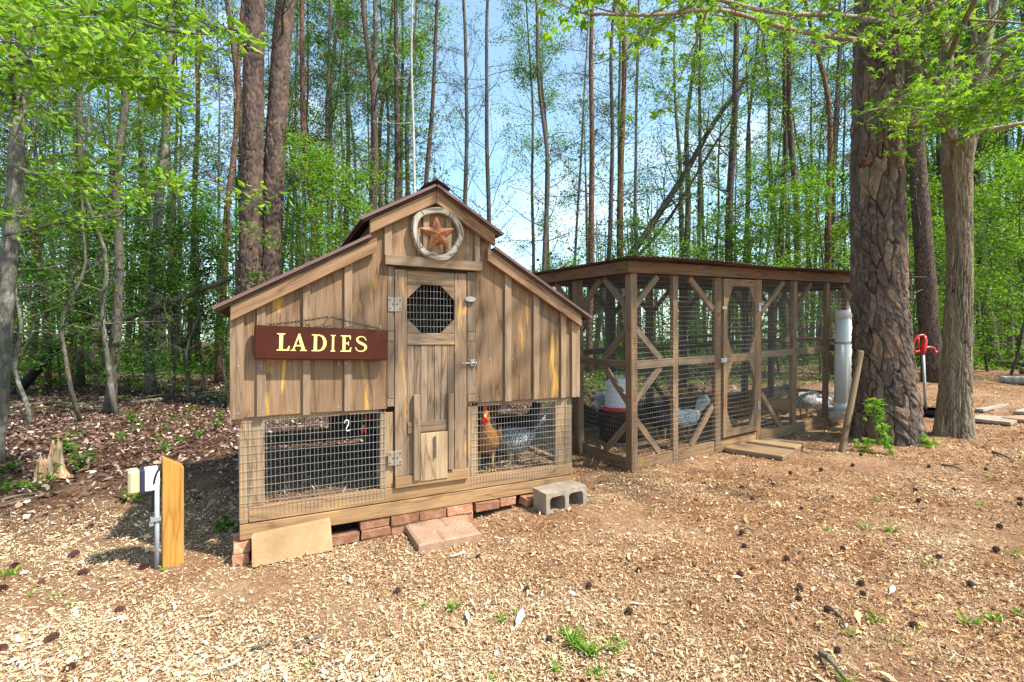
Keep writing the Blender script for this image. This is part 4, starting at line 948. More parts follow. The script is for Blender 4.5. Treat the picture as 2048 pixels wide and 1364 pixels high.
def branches(acc, path, rad, r, nl, z0, z1, length, rise=(.0, .6), subs=5, sublen=.4, droop=0.0, rr=.25, az=None, kink=.14, sides=4, taper_len=True):
    """limbs off a trunk path; returns points along the twigs where leaves can grow"""
    zz = path[:, 2]-path[0, 2]; tips = []
    for _ in range(nl):
        h = z0+(z1-z0)*r.random()**.9
        if h > zz[-1]*.97: h = zz[-1]*.97
        i = min(len(zz)-2, max(0, np.searchsorted(zz, h)-1)); u = (h-zz[i])/(zz[i+1]-zz[i]+1e-6)
        p = path[i]*(1-u)+path[i+1]*u; r0 = rad[i]
        a_ = r.uniform(0, 2*math.pi) if az is None else r.normal(az, .8)
        e = r.uniform(*rise); Lb = length*r.uniform(.55, 1.15)*(1-.45*(h-z0)/(z1-z0+.01) if taper_len else 1)
        d = np.array([math.cos(a_)*math.cos(e), math.sin(a_)*math.cos(e), math.sin(e)]); n = 7
        P = [p]; dd = d.copy()
        for k in range(n):
            dd = dd+r.normal(size=3)*kink+np.array([0, 0, .05-droop]); dd /= np.linalg.norm(dd); P.append(P[-1]+dd*Lb/n)
        P = np.array(P); br = min(r0*.5, max(.007, r0*rr))*r.uniform(.7, 1.2)
        acc.tube(P, np.linspace(br, .003, n+1), sides, False)
        for _s in range(subs):
            k = r.integers(2, n); q = P[k]; sd = (P[k]-P[k-1])/np.linalg.norm(P[k]-P[k-1])+r.normal(size=3)*.65; sd[2] += .05-droop; sd /= np.linalg.norm(sd)
            m = 4; SP = [q]; sl = sublen*Lb*r.uniform(.5, 1.2)
            for j in range(m):
                sd = sd+r.normal(size=3)*kink*1.3; sd /= np.linalg.norm(sd); SP.append(SP[-1]+sd*sl/m)
            SP = np.array(SP); acc.tube(SP, np.linspace(max(.004, br*.42), .0022, m+1), 3, False); tips.append(SP[1:])
        tips.append(P[3:])
    return np.vstack(tips) if tips else np.zeros((0, 3))
def leaves_at(T, n, r, jit):
    C = T[r.integers(0, len(T), n)]; return C+r.normal(size=(n, 3))*np.array([jit, jit, jit*.6])
def needle_tufts(T, n, r, ln=.16, blades=14):
    C = np.repeat(leaves_at(T, n, r, .06), blades, 0); m = len(C); d = r.normal(size=(m, 3)); d[:, 2] += .5; d /= np.linalg.norm(d, axis=1)[:, None]
    s = np.cross(d, r.normal(size=(m, 3))); s /= np.linalg.norm(s, axis=1)[:, None]
    V = np.stack([C+s*.004, C-s*.004, C+d*ln*r.uniform(.7, 1.2, m)[:, None]], 1).reshape(-1, 3); return V, np.arange(m*3).reshape(-1, 3)
def plated_trunk(name, path, rad, cell, relief, nth, nz_, r, flare=0, lobes=5, flake=(.05, .06), fk=.35, ew=.16):
    """trunk whose bark plates are modelled: jittered cells around the girth, raised plates, sunken cracks"""
    u = np.linspace(0, 1, nz_); uu = np.linspace(0, 1, len(path))
    P = np.stack([np.interp(u, uu, path[:, k]) for k in range(3)], 1); R = np.interp(u, uu, rad)
    th = np.arange(nth)*2*math.pi/nth; z = P[:, 2]-P[0, 2]; R0 = rad.mean()
    A, Z = np.meshgrid(th*R0, z); per = 2*math.pi*R0; cw, chh = cell; nc = max(4, int(round(per/cw))); cw = per/nc; nr = int(z[-1]/chh)+3
    jx = r.uniform(-.42, .42, (nr, nc)); jz = r.uniform(-.42, .42, (nr, nc)); tint = r.random((nr, nc)); off = r.uniform(0, 1, (nr, nc))
    A2 = A.copy(); Z2 = Z.copy()
    for fq_ in (5, 9, 17, 31, 57):
        p1_, p2_, p3_, p4_ = r.uniform(0, 6.3, 4); m_ = max(1, round(fq_*R0)); A2 = A2+.16*cw*(9/fq_)**.6*np.sin(Z*fq_*.6+m_*th[None, :]+p1_)*np.sin(Z*fq_*.23+p2_); Z2 = Z2+.22*chh*(9/fq_)**.6*np.sin(m_*th[None, :]*1+Z*fq_*.3+p3_)
    ci = np.floor(A2/cw).astype(int); ri = np.floor(Z2/chh).astype(int)
    b1 = np.full(A.shape, 9.); b2 = np.full(A.shape, 9.); bt = np.zeros(A.shape); bo = np.zeros(A.shape)
    for dr_ in (-1, 0, 1):
        for dc in (-1, 0, 1):
            rr_ = np.clip(ri+dr_, 0, nr-1); cc = (ci+dc) % nc
            sx = (ci+dc+.5+jx[rr_, cc]+.5*((ri+dr_) % 2)-.25)*cw; sz = (ri+dr_+.5+jz[rr_, cc])*chh
            dd = np.hypot((A2-sx)/cw, (Z2-sz)/chh); nw = dd < b1
            b2 = np.where(nw, b1, np.minimum(b2, dd)); bt = np.where(nw, tint[rr_, cc], bt); bo = np.where(nw, off[rr_, cc], bo); b1 = np.where(nw, dd, b1)
    e = np.clip((b2-b1)/ew, 0, 1); e = e*e*(3-2*e); cm = np.zeros(A.shape)
    for fq_ in (3, 6, 11, 19):
        p1_, p2_ = r.uniform(0, 6.3, 2); cm = cm+(5/fq_)**.5*np.sin(max(1, round(fq_*R0*1.6))*th[None, :]+Z*fq_*.35+p1_)*np.cos(Z*fq_*.5+p2_)
    e = 1-(1-e)*np.clip(.75+.5*cm, .3, 1)
    # flakes: thin layers stepped over each plate
    fw, fh = flake; f1 = np.full(A.shape, 9.); f2_ = f1.copy(); fo = np.zeros(A.shape); fz_ = np.zeros(A.shape); nfc = max(6, int(round(per/fw))); fw = per/nfc; nfr = int(z[-1]/fh)+4
    kx = r.uniform(-.45, .45, (nfr, nfc)); kz = r.uniform(-.45, .45, (nfr, nfc)); ko = r.random((nfr, nfc)); A3 = A2+.02*np.sin(Z*23+A*5); Z3 = Z2+.02*np.sin(A*29+Z*7); ci = np.floor(A3/fw).astype(int); ri = np.floor(Z3/fh).astype(int)
    for dr_ in (-1, 0, 1):
        for dc in (-1, 0, 1):
            rr_ = np.clip(ri+dr_, 0, nfr-1); cc = (ci+dc) % nfc; sx = (ci+dc+.5+kx[rr_, cc]+.5*((ri+dr_) % 2)-.25)*fw; sz = (ri+dr_+.5+kz[rr_, cc])*fh
            dd = np.hypot((A3-sx)/fw, (Z3-sz)/fh); nw = dd < f1; f2_ = np.where(nw, f1, np.minimum(f2_, dd)); fo = np.where(nw, ko[rr_, cc], fo); fz_ = np.where(nw, (Z3-sz)/fh, fz_); f1 = np.where(nw, dd, f1)
    fe = np.clip((f2_-f1)/.1, 0, 1); fine = r.normal(size=A.shape); fine = (fine+np.roll(fine, 1, 0)+np.roll(fine, 1, 1)+np.roll(fine, -1, 0))/3
    disp = relief*(e-.75)+relief*.35*(bo-.5)*e+relief*fk*((fo-.5)*.9-fz_*.35+(fe-1)*.35)*(.3+.7*e)+relief*.05*fine
    bt = np.clip(.62*bt+.45*(fo-.5)+.2, 0, 1); e = np.minimum(e, .35+.65*fe) if fk > .5 else np.minimum(e, .6+.4*fe)
    fl = flare*np.exp(-z/.35)[:, None]*(1+.35*np.cos(lobes*th+1)[None]+.2*np.cos(3*th)[None])
    Rr = R[:, None]+disp+fl
    V = np.stack([P[:, 0:1]+Rr*np.cos(th), P[:, 1:2]+Rr*np.sin(th), np.broadcast_to(P[:, 2:3], Rr.shape)], -1).reshape(-1, 3)
    i = np.arange(nz_-1)[:, None]*nth; j = np.arange(nth)[None]; j2 = (j+1) % nth
    Q = np.stack([i+j, i+j2, i+nth+j2, i+nth+j], -1).reshape(-1, 4)
    me = np_mesh(name, V, Q, {'tint': bt.ravel(), 'edge': e.ravel()}, True); me.shade_flat() if False else None
    return me
R_ = lambda s: np.random.default_rng(s)
cosx = lambda px: FPX/math.hypot(FPX, px-CXP)      # a round trunk off the lens axis shows wider; take that out again
def tree_root(name, p, label, group=None, cat='tree'): return empty(name, (p[0], p[1], p[2]), label=label, cat=cat, group=group)
def trunk_path(xb, xt, d, H, amp, r, dt=0.0):
    """trunk whose foot is at depth d below picture column xb and which passes column xt at the picture's upper edge"""
    p0 = world_at(xb, d); p0.z = gz(p0.x, p0.y)-.08; ze = CAMH+CYP/FPX*d
    q = world_at(xt, d+dt); q.z = ze; k = (H+.08)/(ze-p0.z); p1 = p0+(q-p0)*k; p1.z = p0.z+H+.08
    return wob_path(np.array(p0), np.array(p1), 26, amp, r)
def forest_tree(name, label, xb, xt, d, wpx, barkk, seed, H=None, amp=.1, leaf='mid', nleaf=2500, lsize=.07, nl=22, z0=2.5, length=2.2, rise=(.0, .7), subs=5, needles=0, dead=0, group=None, jit=.13, droop=0, sides=4):
    r = R_(seed); H = H or (CYP/FPX*d+1.4+3.0); path = trunk_path(xb, xt, d, H, amp, r)
    R0 = wpx/2*d/FPX*cosx(xb); u = np.linspace(0, 1, len(path)); rad = R0*(1-.62*u**1.1); rad[0] *= 1.25; rad[1] *= 1.06
    root = tree_root(name, path[0], label, group); a = Acc(); a.tube(path, rad, 14 if wpx > 12 else 9)
    T = branches(a, path, rad, r, int(nl*1.5), z0, H, length, rise, subs+1, .5, droop, .22, sides=sides) if nl else None
    if dead: branches(a, path, rad, r, int(dead*1.6), 1.2, H*.9, length*.85, (-.35, .6), 4, .45, .02, .13, sides=3)
    link('trunk', a.mesh('trunk', True), BK[barkk], root)
    if nleaf: link('crown', leaf_mesh('crown', leaves_at(T, int(nleaf*1.7), r, jit), lsize, r), LF[leaf], root)
    if needles: V, Tn = needle_tufts(T[T[:, 2] > path[0, 2]+H*.35], needles, r, .17); link('needles', np_mesh('needles', V, [Tn]), LF['needle'], root)
    return root
# --- the trees one can tell apart, left to right
FT = forest_tree
FT('deep_woods_tree', 'thin dark trunk just right of the leftmost lichen-grey tree', 27, 22, 13.5, 12, 'hard', 101, nleaf=1800, lsize=.075)
FT('deep_woods_tree', 'straight slim brown tree left of the leaning reddish trunk', 62, 76, 13, 13, 'hard', 102, nleaf=2600, lsize=.075)
FT('leaning_pine', 'reddish leaning pine trunk crossed by fallen timber in the left woods', 94, 80, 12, 15, 'redpine', 103, amp=.2, nleaf=0, needles=160, dead=12)
FT('slim_pine', 'slim reddish pine standing between two dark trunks in the left woods', 139, 153, 14, 12, 'redpine', 104, amp=.12, nleaf=0, needles=200, dead=14)
FT('dark_hardwood', 'dark rough hardwood behind the tilted thin stem in the left woods', 160, 158, 13, 19, 'hard', 105, nleaf=2600)
FT('grey_hardwood', 'tall grey hardwood with a pale thin stem right against its foot', 216, 248, 8.9, 24, 'hard', 106, nleaf=3000, lsize=.06, length=2.4, nl=26)
FT('white_footed_tree', 'tree with a white-stained trunk foot in the left woods', 304, 336, 12, 22, 'grey', 107, nleaf=3000)
FT('slender_pine', 'slender reddish pine leaning toward the plated twin pines', 436, 478, 14, 15, 'redpine', 108, amp=.1, nleaf=0, needles=220, dead=16)
FT('bowed_pine', 'reddish bowed pine just right of the plated twin pines', 636, 602, 15, 18, 'redpine', 109, amp=.16, nleaf=500, needles=240, dead=16, lsize=.07)
FT('forked_pine', 'dark pine with heavy dead branches above the coop roof\'s left slope', 700, 736, 14, 17, 'pine', 110, amp=.22, nleaf=0, needles=380, dead=22, length=2.6)
FT('pale_trunk_pine', 'grey-white straight pine behind the dark heavy-branched pine', 738, 752, 16, 17, 'grey', 111, amp=.06, nleaf=0, needles=300, dead=18)
FT('straight_pine', 'straight brown pine left of the pale thin dead stem', 786, 797, 17, 14, 'pine', 112, amp=.06, nleaf=0, needles=380, dead=20)
FT('dead_stem', 'pale bare thin dead stem rising above the coop ridge', 834, 824, 13, 7, 'pale', 113, H=13.5, amp=.05, nleaf=0, nl=0, dead=8)
FT('thin_pine', 'thin dark pine right of the pale dead stem', 840, 862, 17, 12, 'pine', 114, amp=.12, nleaf=0, needles=380, dead=24, length=2.4)
FT('bare_hardwood', 'thin grey tree with upright twigs behind the coop\'s gable', 936, 922, 15, 11, 'hard', 115, amp=.08, nleaf=900, lsize=.05, nl=26, rise=(.5, 1.1))
FT('mossy_hardwood', 'thin mossy tree standing right of the coop\'s gable', 974, 984, 14, 11, 'hard', 116, amp=.08, nleaf=1200, lsize=.055, nl=22)
FT('crooked_hardwood', 'crooked thin grey tree alone against open sky right of the coop', 1082, 1056, 13, 11, 'hard', 117, amp=.16, nleaf=1100, lsize=.055, nl=20, leaf='fresh')
FT('red_bark_pine', 'bare straight red-barked pine above the run\'s left end', 1180, 1183, 13, 14, 'redpine', 118, amp=.05, nleaf=0, needles=60, nl=12, z0=4, dead=26, length=2.0)
FT('leaning_hardwood', 'brown tree leaning right beside the red-barked pine', 1190, 1232, 14, 11, 'hard', 119, amp=.1, nleaf=1600, lsize=.055)
FT('young_hardwood', 'thin pale forked tree above the run between the leaning trunk and pine', 1280, 1268, 14, 8, 'grey', 120, amp=.08, nleaf=1100, lsize=.06, rise=(.5, 1.1), leaf='fresh')
FT('far_hardwood', 'thin tree behind the dark leaning trunk\'s upper end', 1395, 1398, 18, 10, 'hard', 121, amp=.06, nleaf=3000, lsize=.075, leaf='fresh')
FT('dark_pine', 'stout dark trunk above the run roof right of the leaning trunk', 1450, 1464, 13, 19, 'pine', 122, amp=.06, nleaf=2200, lsize=.06, dead=10, leaf='fresh')
FT('twin_stem_pine', 'dark slim pine of a close pair left of the big pine', 1573, 1566, 15, 14, 'pine', 123, amp=.08, nleaf=1800, lsize=.065, dead=10, leaf='fresh')
FT('plated_slim_pine', 'lighter thicker pine of the close pair left of the big pine', 1608, 1578, 14, 17, 'pine', 124, amp=.08, nleaf=900, needles=120, dead=12, leaf='fresh')
FT('curved_pine', 'curving reddish pine directly left of the big pine', 1668, 1612, 12, 15, 'redpine', 125, amp=.14, nleaf=1200, dead=16, lsize=.06, leaf='fresh')
FT('yard_pine', 'dark scaly pine between the big pine and the sweetgum', 1870, 1818, 10.5, 48, 'pine', 126, H=12, amp=.05, nleaf=0, nl=8, needles=80, z0=8, dead=6)
FT('right_hardwood', 'brown furrowed trunk right behind the sweetgum', 1990, 1930, 16, 27, 'hard', 127, amp=.1, nleaf=3500, lsize=.08, leaf='fresh')
FT('edge_hardwood', 'thin trunk at the far right edge of the woods', 2035, 2050, 17, 12, 'hard', 128, amp=.1, nleaf=3000, lsize=.085, leaf='fresh')
# dark trunk leaning far over
r = R_(131); p0 = ray_pt(1215, 560, 16); p0.z = gz(p0.x, p0.y); p0 = ray_pt(1170, 640, 16); p1 = ray_pt(1495, 150, 16.5)
g0 = p0-(p1-p0)*((p0.z-gz(p0.x, p0.y))/(p1.z-p0.z)); path = wob_path(np.array(g0), np.array(p1), 20, .12, r)
rt = tree_root('leaning_tree', g0, 'black dead trunk leaning steeply over the woods behind the run', None); a = Acc(); rad = np.linspace(.16, .07, 20); a.tube(path, rad, 10)
T = branches(a, path, rad, r, 26, 2, 9, 2.4, (.1, 1.1), 6, .5); link('trunk', a.mesh('trunk', True), BK['black'], rt)
p2 = np.array(g0)+np.array([.25, .2, 0]); path2 = wob_path(p2, np.array(ray_pt(1460, 240, 16.8)), 16, .15, r); a = Acc(); a.tube(path2, np.linspace(.08, .035, 16), 8); link('second_stem', a.mesh('second_stem', True), BK['black'], rt)
link('crown', leaf_mesh('crown', leaves_at(T, 1600, r, .15), .06, r), LF['fresh'], rt)

# --- plated twin pines
for i, (xb, xt, d, w, lab) in enumerate(((489, 506, 9.7, 47, 'thick plated pine, the darker left stem of the twin pines behind the coop'), (517, 566, 9.9, 45, 'thick plated pine leaning right from its twin behind the coop'))):
    r = R_(140+i); path = trunk_path(xb, xt, d, 11.5, .05, r); R0 = w/2*d/FPX*.92; rad = R0*(1.04-.32*np.linspace(0, 1, len(path)))
    rt = tree_root('plated_pine', path[0], lab, 'plated twin pines'); link('trunk', plated_trunk('trunk', path, rad, (.1, .17), .02, 135, 400, r, .1, 5, (.05, .06), .75, .14), BKTWIN, rt)
    T = []
    for k in range(13):
        a = Acc(); q = branches(a, path, rad, r, 1, *((7.5, 11.5, 2.6, (-.1, .5), 4, .4, .02, .14) if k < 9 else (2.5, 7, .5, (-.2, .4), 0, .4, 0, .1)))
        link('limb', a.mesh('limb', True), BK['pine'], rt)
        if k < 9: T.append(q)
    T = np.vstack(T); V, Tn = needle_tufts(T, 140, r); link('needles', np_mesh('needles', V, [Tn]), LF['needle'], rt)

# --- the big pine
bp = on_ground(1776, 884); r = R_(150); zt = ray_pt(1753, 0, (CA*bp.x+SA*bp.y)); H = 7.6
dB = CA*bp.x+SA*bp.y; tab = [(905, 1776, 70), (860, 1774, 66), (800, 1770, 63), (700, 1765, 57), (600, 1759, 54), (380, 1754, 53), (200, 1753, 47), (0, 1754, 44), (-300, 1756, 42)]
path = np.array([ray_pt(x, y, dB+.12) for y, x, w in tab]); rad = np.array([w*dB/FPX*.87 for y, x, w in tab])-.012; uu = np.linspace(0, 1, 40); zq = path[0, 2]+(path[-1, 2]-path[0, 2])*uu
rad = np.interp(zq, path[:, 2], rad); path = np.stack([np.interp(zq, path[:, 2], path[:, 0]), np.interp(zq, path[:, 2], path[:, 1]), zq], 1); R0 = 40*dB/FPX
bigp = tree_root('big_pine', path[0], 'huge rough-barked pine trunk standing beside the white feeder pipes', None)
link('trunk', plated_trunk('trunk', path, rad, (.088, .38), .032, 290, 600, r, .05, 5, (.045, .075), .7, .11), BKBIG, bigp)
a = Acc(); kp = ray_pt(1702, 318, dB-.1); kq = kp-Vector((.0, 0, 0)); cen = np.array([np.interp(kp.z, path[:, 2], path[:, 0]), np.interp(kp.z, path[:, 2], path[:, 1]), kp.z])
dirk = np.array(kp)-cen; dirk /= np.linalg.norm(dirk); a.tube([cen+dirk*(R0*.8), cen+dirk*(R0+.01), cen+dirk*(R0+.05)+np.array([0, 0, .04]), cen+dirk*(R0+.07)+np.array([0, 0, .1])], [.09, .07, .035, .006], 9)
link('broken_limb', a.mesh('broken_limb', True), BK['redpine'], bigp)
BIGR, BIGP = rad, path
# --- sweetgum with forked trunk and low branches
gp = on_ground(1908, 872); dG = CA*gp.x+SA*gp.y; r = R_(160)
def gpt(px, py, dd=0.0): return np.array(ray_pt(px, py, dG+dd))
gum = tree_root('sweetgum', gp, 'brown furrowed sweetgum with forked trunk and star-shaped leaves right of the big pine', None)
gtab = [(890, 1907, 40), (870, 1908, 38), (800, 1910, 35), (700, 1914, 31), (600, 1918, 28.5), (500, 1920, 27), (400, 1916, 30), (330, 1914, 33), (285, 1914, 35)]
low = np.array([gpt(x, y) for y, x, w in gtab]); pxm = dG/FPX; pxm *= cosx(1910); Rl = np.array([w*pxm for y, x, w in gtab])-.004; zq = np.linspace(low[0, 2], low[-1, 2], 40); Rl = np.interp(zq, low[:, 2], Rl); low = np.stack([np.interp(zq, low[:, 2], low[:, 0]), np.interp(zq, low[:, 2], low[:, 1]), zq], 1)
link('trunk', plated_trunk('trunk', low, Rl, (.024, .34), .016, 205, 440, r, .05, 4, (.018, .05), .35, .34), BKGUM, gum)
stems = Acc(); gumT = []
def limb(pts, r0, r1, nl=0, length=1.2, subs=4, k=9, rise=(-.3, .5)):
    P = cat(np.array(pts), 5); rd = np.linspace(r0, r1, len(P)); stems.tube(P, rd, k)
    if nl:
        for i in range(nl):
            j = r.integers(len(P)//5, len(P)-1); sub = np.vstack([P[j], P[j]+np.array([0, 0, .01])])
            gumT.append(branches(stems, sub, np.array([rd[j]*1.3, rd[j]]), r, 1, 0, .01, length, rise, subs, .45, .01, .4, taper_len=False))
    gumT.append(P[len(P)*2//3:])
limb([gpt(1903, 330), gpt(1897, 250), gpt(1894, 150), gpt(1886, 60), gpt(1876, -40), gpt(1868, -200, .3)], 20*pxm, 11*pxm, 8, 1.5)
limb([gpt(1925, 330), gpt(1940, 268), gpt(1958, 180), gpt(1968, 100), gpt(1984, 10), gpt(2000, -120, -.2)], 20*pxm, 11*pxm, 8, 1.5)
limb([gpt(1896, 175), gpt(1866, 158), gpt(1820, 125), gpt(1775, 98, -.3), gpt(1731, 82, -.6), gpt(1640, 70, -1.1), gpt(1548, 50, -1.6), gpt(1440, 20, -2.1), gpt(1300, 30, -2.5), gpt(1180, 28, -2.7)], 8.5*pxm, .008, 26, .8, 5)
limb([gpt(1893, 85), gpt(1850, 70), gpt(1792, 50, -.4), gpt(1712, 34, -.9), gpt(1548, 24, -1.6), gpt(1400, -10, -2.2), gpt(1250, -30, -2.6), gpt(1130, -5, -2.8)], 7.5*pxm, .008, 26, .8, 5)
limb([gpt(1950, 230), gpt(1975, 164), gpt(2010, 115, -.2), gpt(2043, 88, -.4), gpt(2120, 60, -.8), gpt(2250, 40, -1.2)], 9*pxm, .015, 14, 1.0)
limb([gpt(1940, 240), gpt(1990, 185, -.5), gpt(2050, 150, -1), gpt(2150, 120, -1.5)], 5*pxm, .012, 8, .9)
limb([gpt(1905, 285), gpt(1880, 235, -.4), gpt(1830, 215, -.8), gpt(1770, 215, -1.1), gpt(1720, 225, -1.3)], 3*pxm, .006, 14, .55, 5, 6)
limb([gpt(1930, 270), gpt(1960, 222, -.5), gpt(2010, 205, -.9), gpt(2070, 190, -1.2)], 3*pxm, .006, 12, .6, 5, 6)
limb([gpt(1895, 120), gpt(1930, 40, -1), gpt(2000, -90, -2), gpt(2080, -260, -3)], 7*pxm, .02, 16, 1.3)
limb([gpt(1890, 90), gpt(1840, -40, -1.2), gpt(1780, -200, -2.4), gpt(1700, -330, -3.2)], 7*pxm, .02, 16, 1.3)
limb([gpt(1895, 60), gpt(1830, -60, .8), gpt(1720, -170, 1.4), gpt(1600, -230, 1.6)], 7*pxm, .02, 12, 1.3)
link('stems', stems.mesh('stems', True), bark('smooth_gum_bark', (.09, .07, .048), (.2, .16, .115), (.32, .27, .2), (22, 22, 8), None, None, .35, .004), gum)
GT = np.vstack(gumT); C = leaves_at(GT, 3400, r, .09); C[:, 2] -= .03
V, Tn = star_leaves(C, .11, r); link('crown', np_mesh('crown', V, [Tn]), LF['star'], gum)
# surface roots spreading from the sweetgum's foot
rm_ = plain('clay_crusted_root', (.3, .16, .075), .95, 0, .45, 25, .9)
for pts, r0 in (([(1890, 878), (1830, 905), (1760, 925), (1690, 938)], .075), ([(1925, 880), (1945, 915), (1965, 950)], .07), ([(1935, 878), (1990, 905), (2040, 918)], .065), ([(1900, 884), (1880, 925), (1850, 950)], .05)):
    P = np.array([on_ground(*p) for p in pts]); P = cat(P, 6); n = len(P); rr_ = np.linspace(r0*.85, .012, n); P[:, 2] += -rr_*.5-np.linspace(0, .012, n)+.01*np.sin(np.arange(n)*1.1)
    a = Acc(); a.tube(P, rr_, 10, True, .8); link('surface_root', a.mesh('surface_root', True), MSOIL, gum)

# --- leftmost lichen-grey tree; its branches hang bright leaves into the picture's top left
r = R_(170); path = trunk_path(-14, 48, 5.26, 8, .012, r); R0 = 19*5.26/FPX*cosx(0); rad = R0*(1.1-.35*np.linspace(0, 1, 26)); rad[0] *= 1.25
lt_ = tree_root('lichen_tree', path[0], 'lichen-grey tree at the far left hanging fresh leaves over the yard', None); a = Acc(); a.tube(path, rad, 18)
LT = []
def lbranch(pts, r0, nl, length=.7):
    P = cat(np.array([np.array(ray_pt(x, y, d)) for x, y, d in pts]), 5); rd = np.linspace(r0, .004, len(P)); a.tube(P, rd, 6)
    for i in range(nl):
        j = r.integers(3, len(P)-1); sub = np.vstack([P[j], P[j]+np.array([0, 0, .01])]); LT.append(branches(a, sub, np.array([rd[j]*1.3, rd[j]]), r, 1, 0, .01, length, (-.3, .4), 4, .5, .03, .4, taper_len=False))
    LT.append(P[len(P)//3:])
lbranch([(40, 120, 5.2), (90, 130, 4.6), (180, 140, 4.0), (300, 170, 3.7), (380, 190, 3.5)], .03, 18)
lbranch([(45, 60, 5.2), (110, 30, 4.4), (210, 25, 3.8), (330, 60, 3.6), (420, 70, 3.5)], .03, 20)
lbranch([(30, 210, 5.2), (20, 150, 4.6), (60, 120, 4.0), (150, 100, 3.5), (230, 130, 3.3)], .025, 16)
lbranch([(25, 330, 5.2), (80, 350, 4.8), (180, 345, 4.5), (300, 370, 4.3), (430, 360, 4.2)], .02, 10, .5)
lbranch([(10, 470, 5.2), (60, 460, 4.8), (150, 440, 4.6), (250, 430, 4.5)], .018, 6, .5)
lbranch([(45, 20, 5.2), (-40, -60, 4.4), (-120, -20, 4.0), (-80, 150, 3.8)], .03, 16)
link('trunk', a.mesh('trunk', True), BK['grey'], lt_)
C = leaves_at(np.vstack(LT), 4200, r, .07); V, Tn = leaf_quads(C, .085, r, .7, .5); link('crown', np_mesh('crown', V, [Tn]), LF['near'], lt_)

# --- understory saplings: layered sprays of fresh leaves
def understory(name, label, xb, d, H, seed, leaf, nleaf, lsize, length, group, z0=.6, nl=26, xt=None, barkk='hard', w=.03):
    r = R_(seed); p0 = world_at(xb, d); p0.z = gz(p0.x, p0.y)-.05; q = np.array(p0)+np.array([r.normal()*.25, r.normal()*.25, H]); path = wob_path(np.array(p0), q, 14, .12, r)
    rad = np.linspace(w, .008, 14); root = tree_root(name, path[0], label, group); a = Acc(); a.tube(path, rad, 7)
    T = branches(a, path, rad, r, nl, z0, H, length, (-.1, .35), 6, .5, .02, .4, sides=3); link('trunk', a.mesh('trunk', True), BK[barkk], root)
    C = leaves_at(T, nleaf, r, .1); link('crown', leaf_mesh('crown', C, lsize, r, 1.2), LF[leaf], root); return root
UG = 'leafy understory saplings in the woods'
UR = lambda x: 'in the left woods' if x < 500 else 'directly behind the coop' if x < 800 else 'behind the run' if x < 1750 else 'beyond the sweetgum'
LC = {'mid': 'mid green', 'deep': 'dark green', 'fresh': 'bright green'}
US = [(40, 10.5, 4.5, 'mid'), (120, 12, 5, 'mid'), (200, 11.5, 4.2, 'deep'), (345, 10.5, 3.6, 'deep'), (400, 12, 4.8, 'mid'), (455, 13, 5.5, 'mid'), (590, 10, 5.8, 'fresh'), (660, 11, 5.6, 'fresh'), (720, 12.5, 5.0, 'fresh'),
      (640, 13.5, 6.2, 'mid'), (1130, 15, 3.2, 'fresh'), (1330, 14, 4.4, 'fresh'), (1420, 13, 3.8, 'fresh'), (1500, 12.5, 5.2, 'fresh'), (1560, 12, 5.6, 'fresh'), (1640, 11, 5.0, 'fresh'), (1690, 12, 4.2, 'fresh'),
      (1975, 12, 5.0, 'fresh'), (2020, 11, 4.8, 'fresh'), (2060, 12.5, 6.0, 'fresh'), (1840, 14, 5.0, 'fresh'), (1925, 14.5, 6.2, 'fresh'), (2100, 10, 4.5, 'fresh'), (-40, 11, 5, 'mid'), (270, 14, 5.5, 'mid'), (80, 15, 6, 'mid')]
for i, (x, d, H, lf) in enumerate(US): understory('understory_sapling', 'slender understory sapling with layered sprays of %s leaves %s' % (LC[lf], UR(x)), x, d, H, 200+i, lf, 4400, .074, 1.8, 'understory saplings '+UR(x))
# bare-stemmed saplings near the yard
for i, (xb, yb, H, lab) in enumerate(((60, 850, 3.6, 'thin crooked grey sapling nearest the lichen-grey tree'), (163, 846, 4.5, 'dark slanting sapling left of the tall grey hardwood'), (234, 829, 6.5, 'smooth pale young stem growing against the grey hardwood'), (381, 809, 4.2, 'thin straight dark sapling between woods and coop'))):
    g = on_ground(xb, yb); r = R_(240+i); path = wob_path(np.array([g.x, g.y, g.z-.05]), np.array([g.x+r.normal()*.2, g.y+r.normal()*.2, g.z+H]), 16, .16, r); rad = np.linspace(.035 if i != 2 else .05, .01, 16)
    root = tree_root('thin_sapling', path[0], lab, None); a = Acc(); a.tube(path, rad, 8); T = branches(a, path, rad, r, 16, 1.0, H, 1.3, (-.1, .6), 4, .45, 0, .35, sides=3); link('trunk', a.mesh('trunk', True), BK['grey' if i in (0, 2) else 'hard'], root)
    link('crown', leaf_mesh('crown', leaves_at(T, 700, r, .1), .05, r), LF['mid'], root)
# dark feathery cedar sapling left of the coop
g = on_ground(372, 790); r = R_(250); path = wob_path(np.array([g.x, g.y, g.z-.05]), np.array([g.x, g.y, g.z+2.9]), 12, .05, r); root = tree_root('cedar_sapling', path[0], 'dark feathery cedar sapling at the wood\'s edge left of the coop', None)
a = Acc(); a.tube(path, np.linspace(.03, .008, 12), 7); T = branches(a, path, np.linspace(.03, .008, 12), r, 34, .9, 2.9, 1.0, (-.1, .4), 6, .5, .03, .3, sides=3); link('trunk', a.mesh('trunk', True), BK['hard'], root)
V, Tn = needle_tufts(T, 1500, r, .07, 9); link('crown', np_mesh('crown', V, [Tn]), LF['needle'], root)

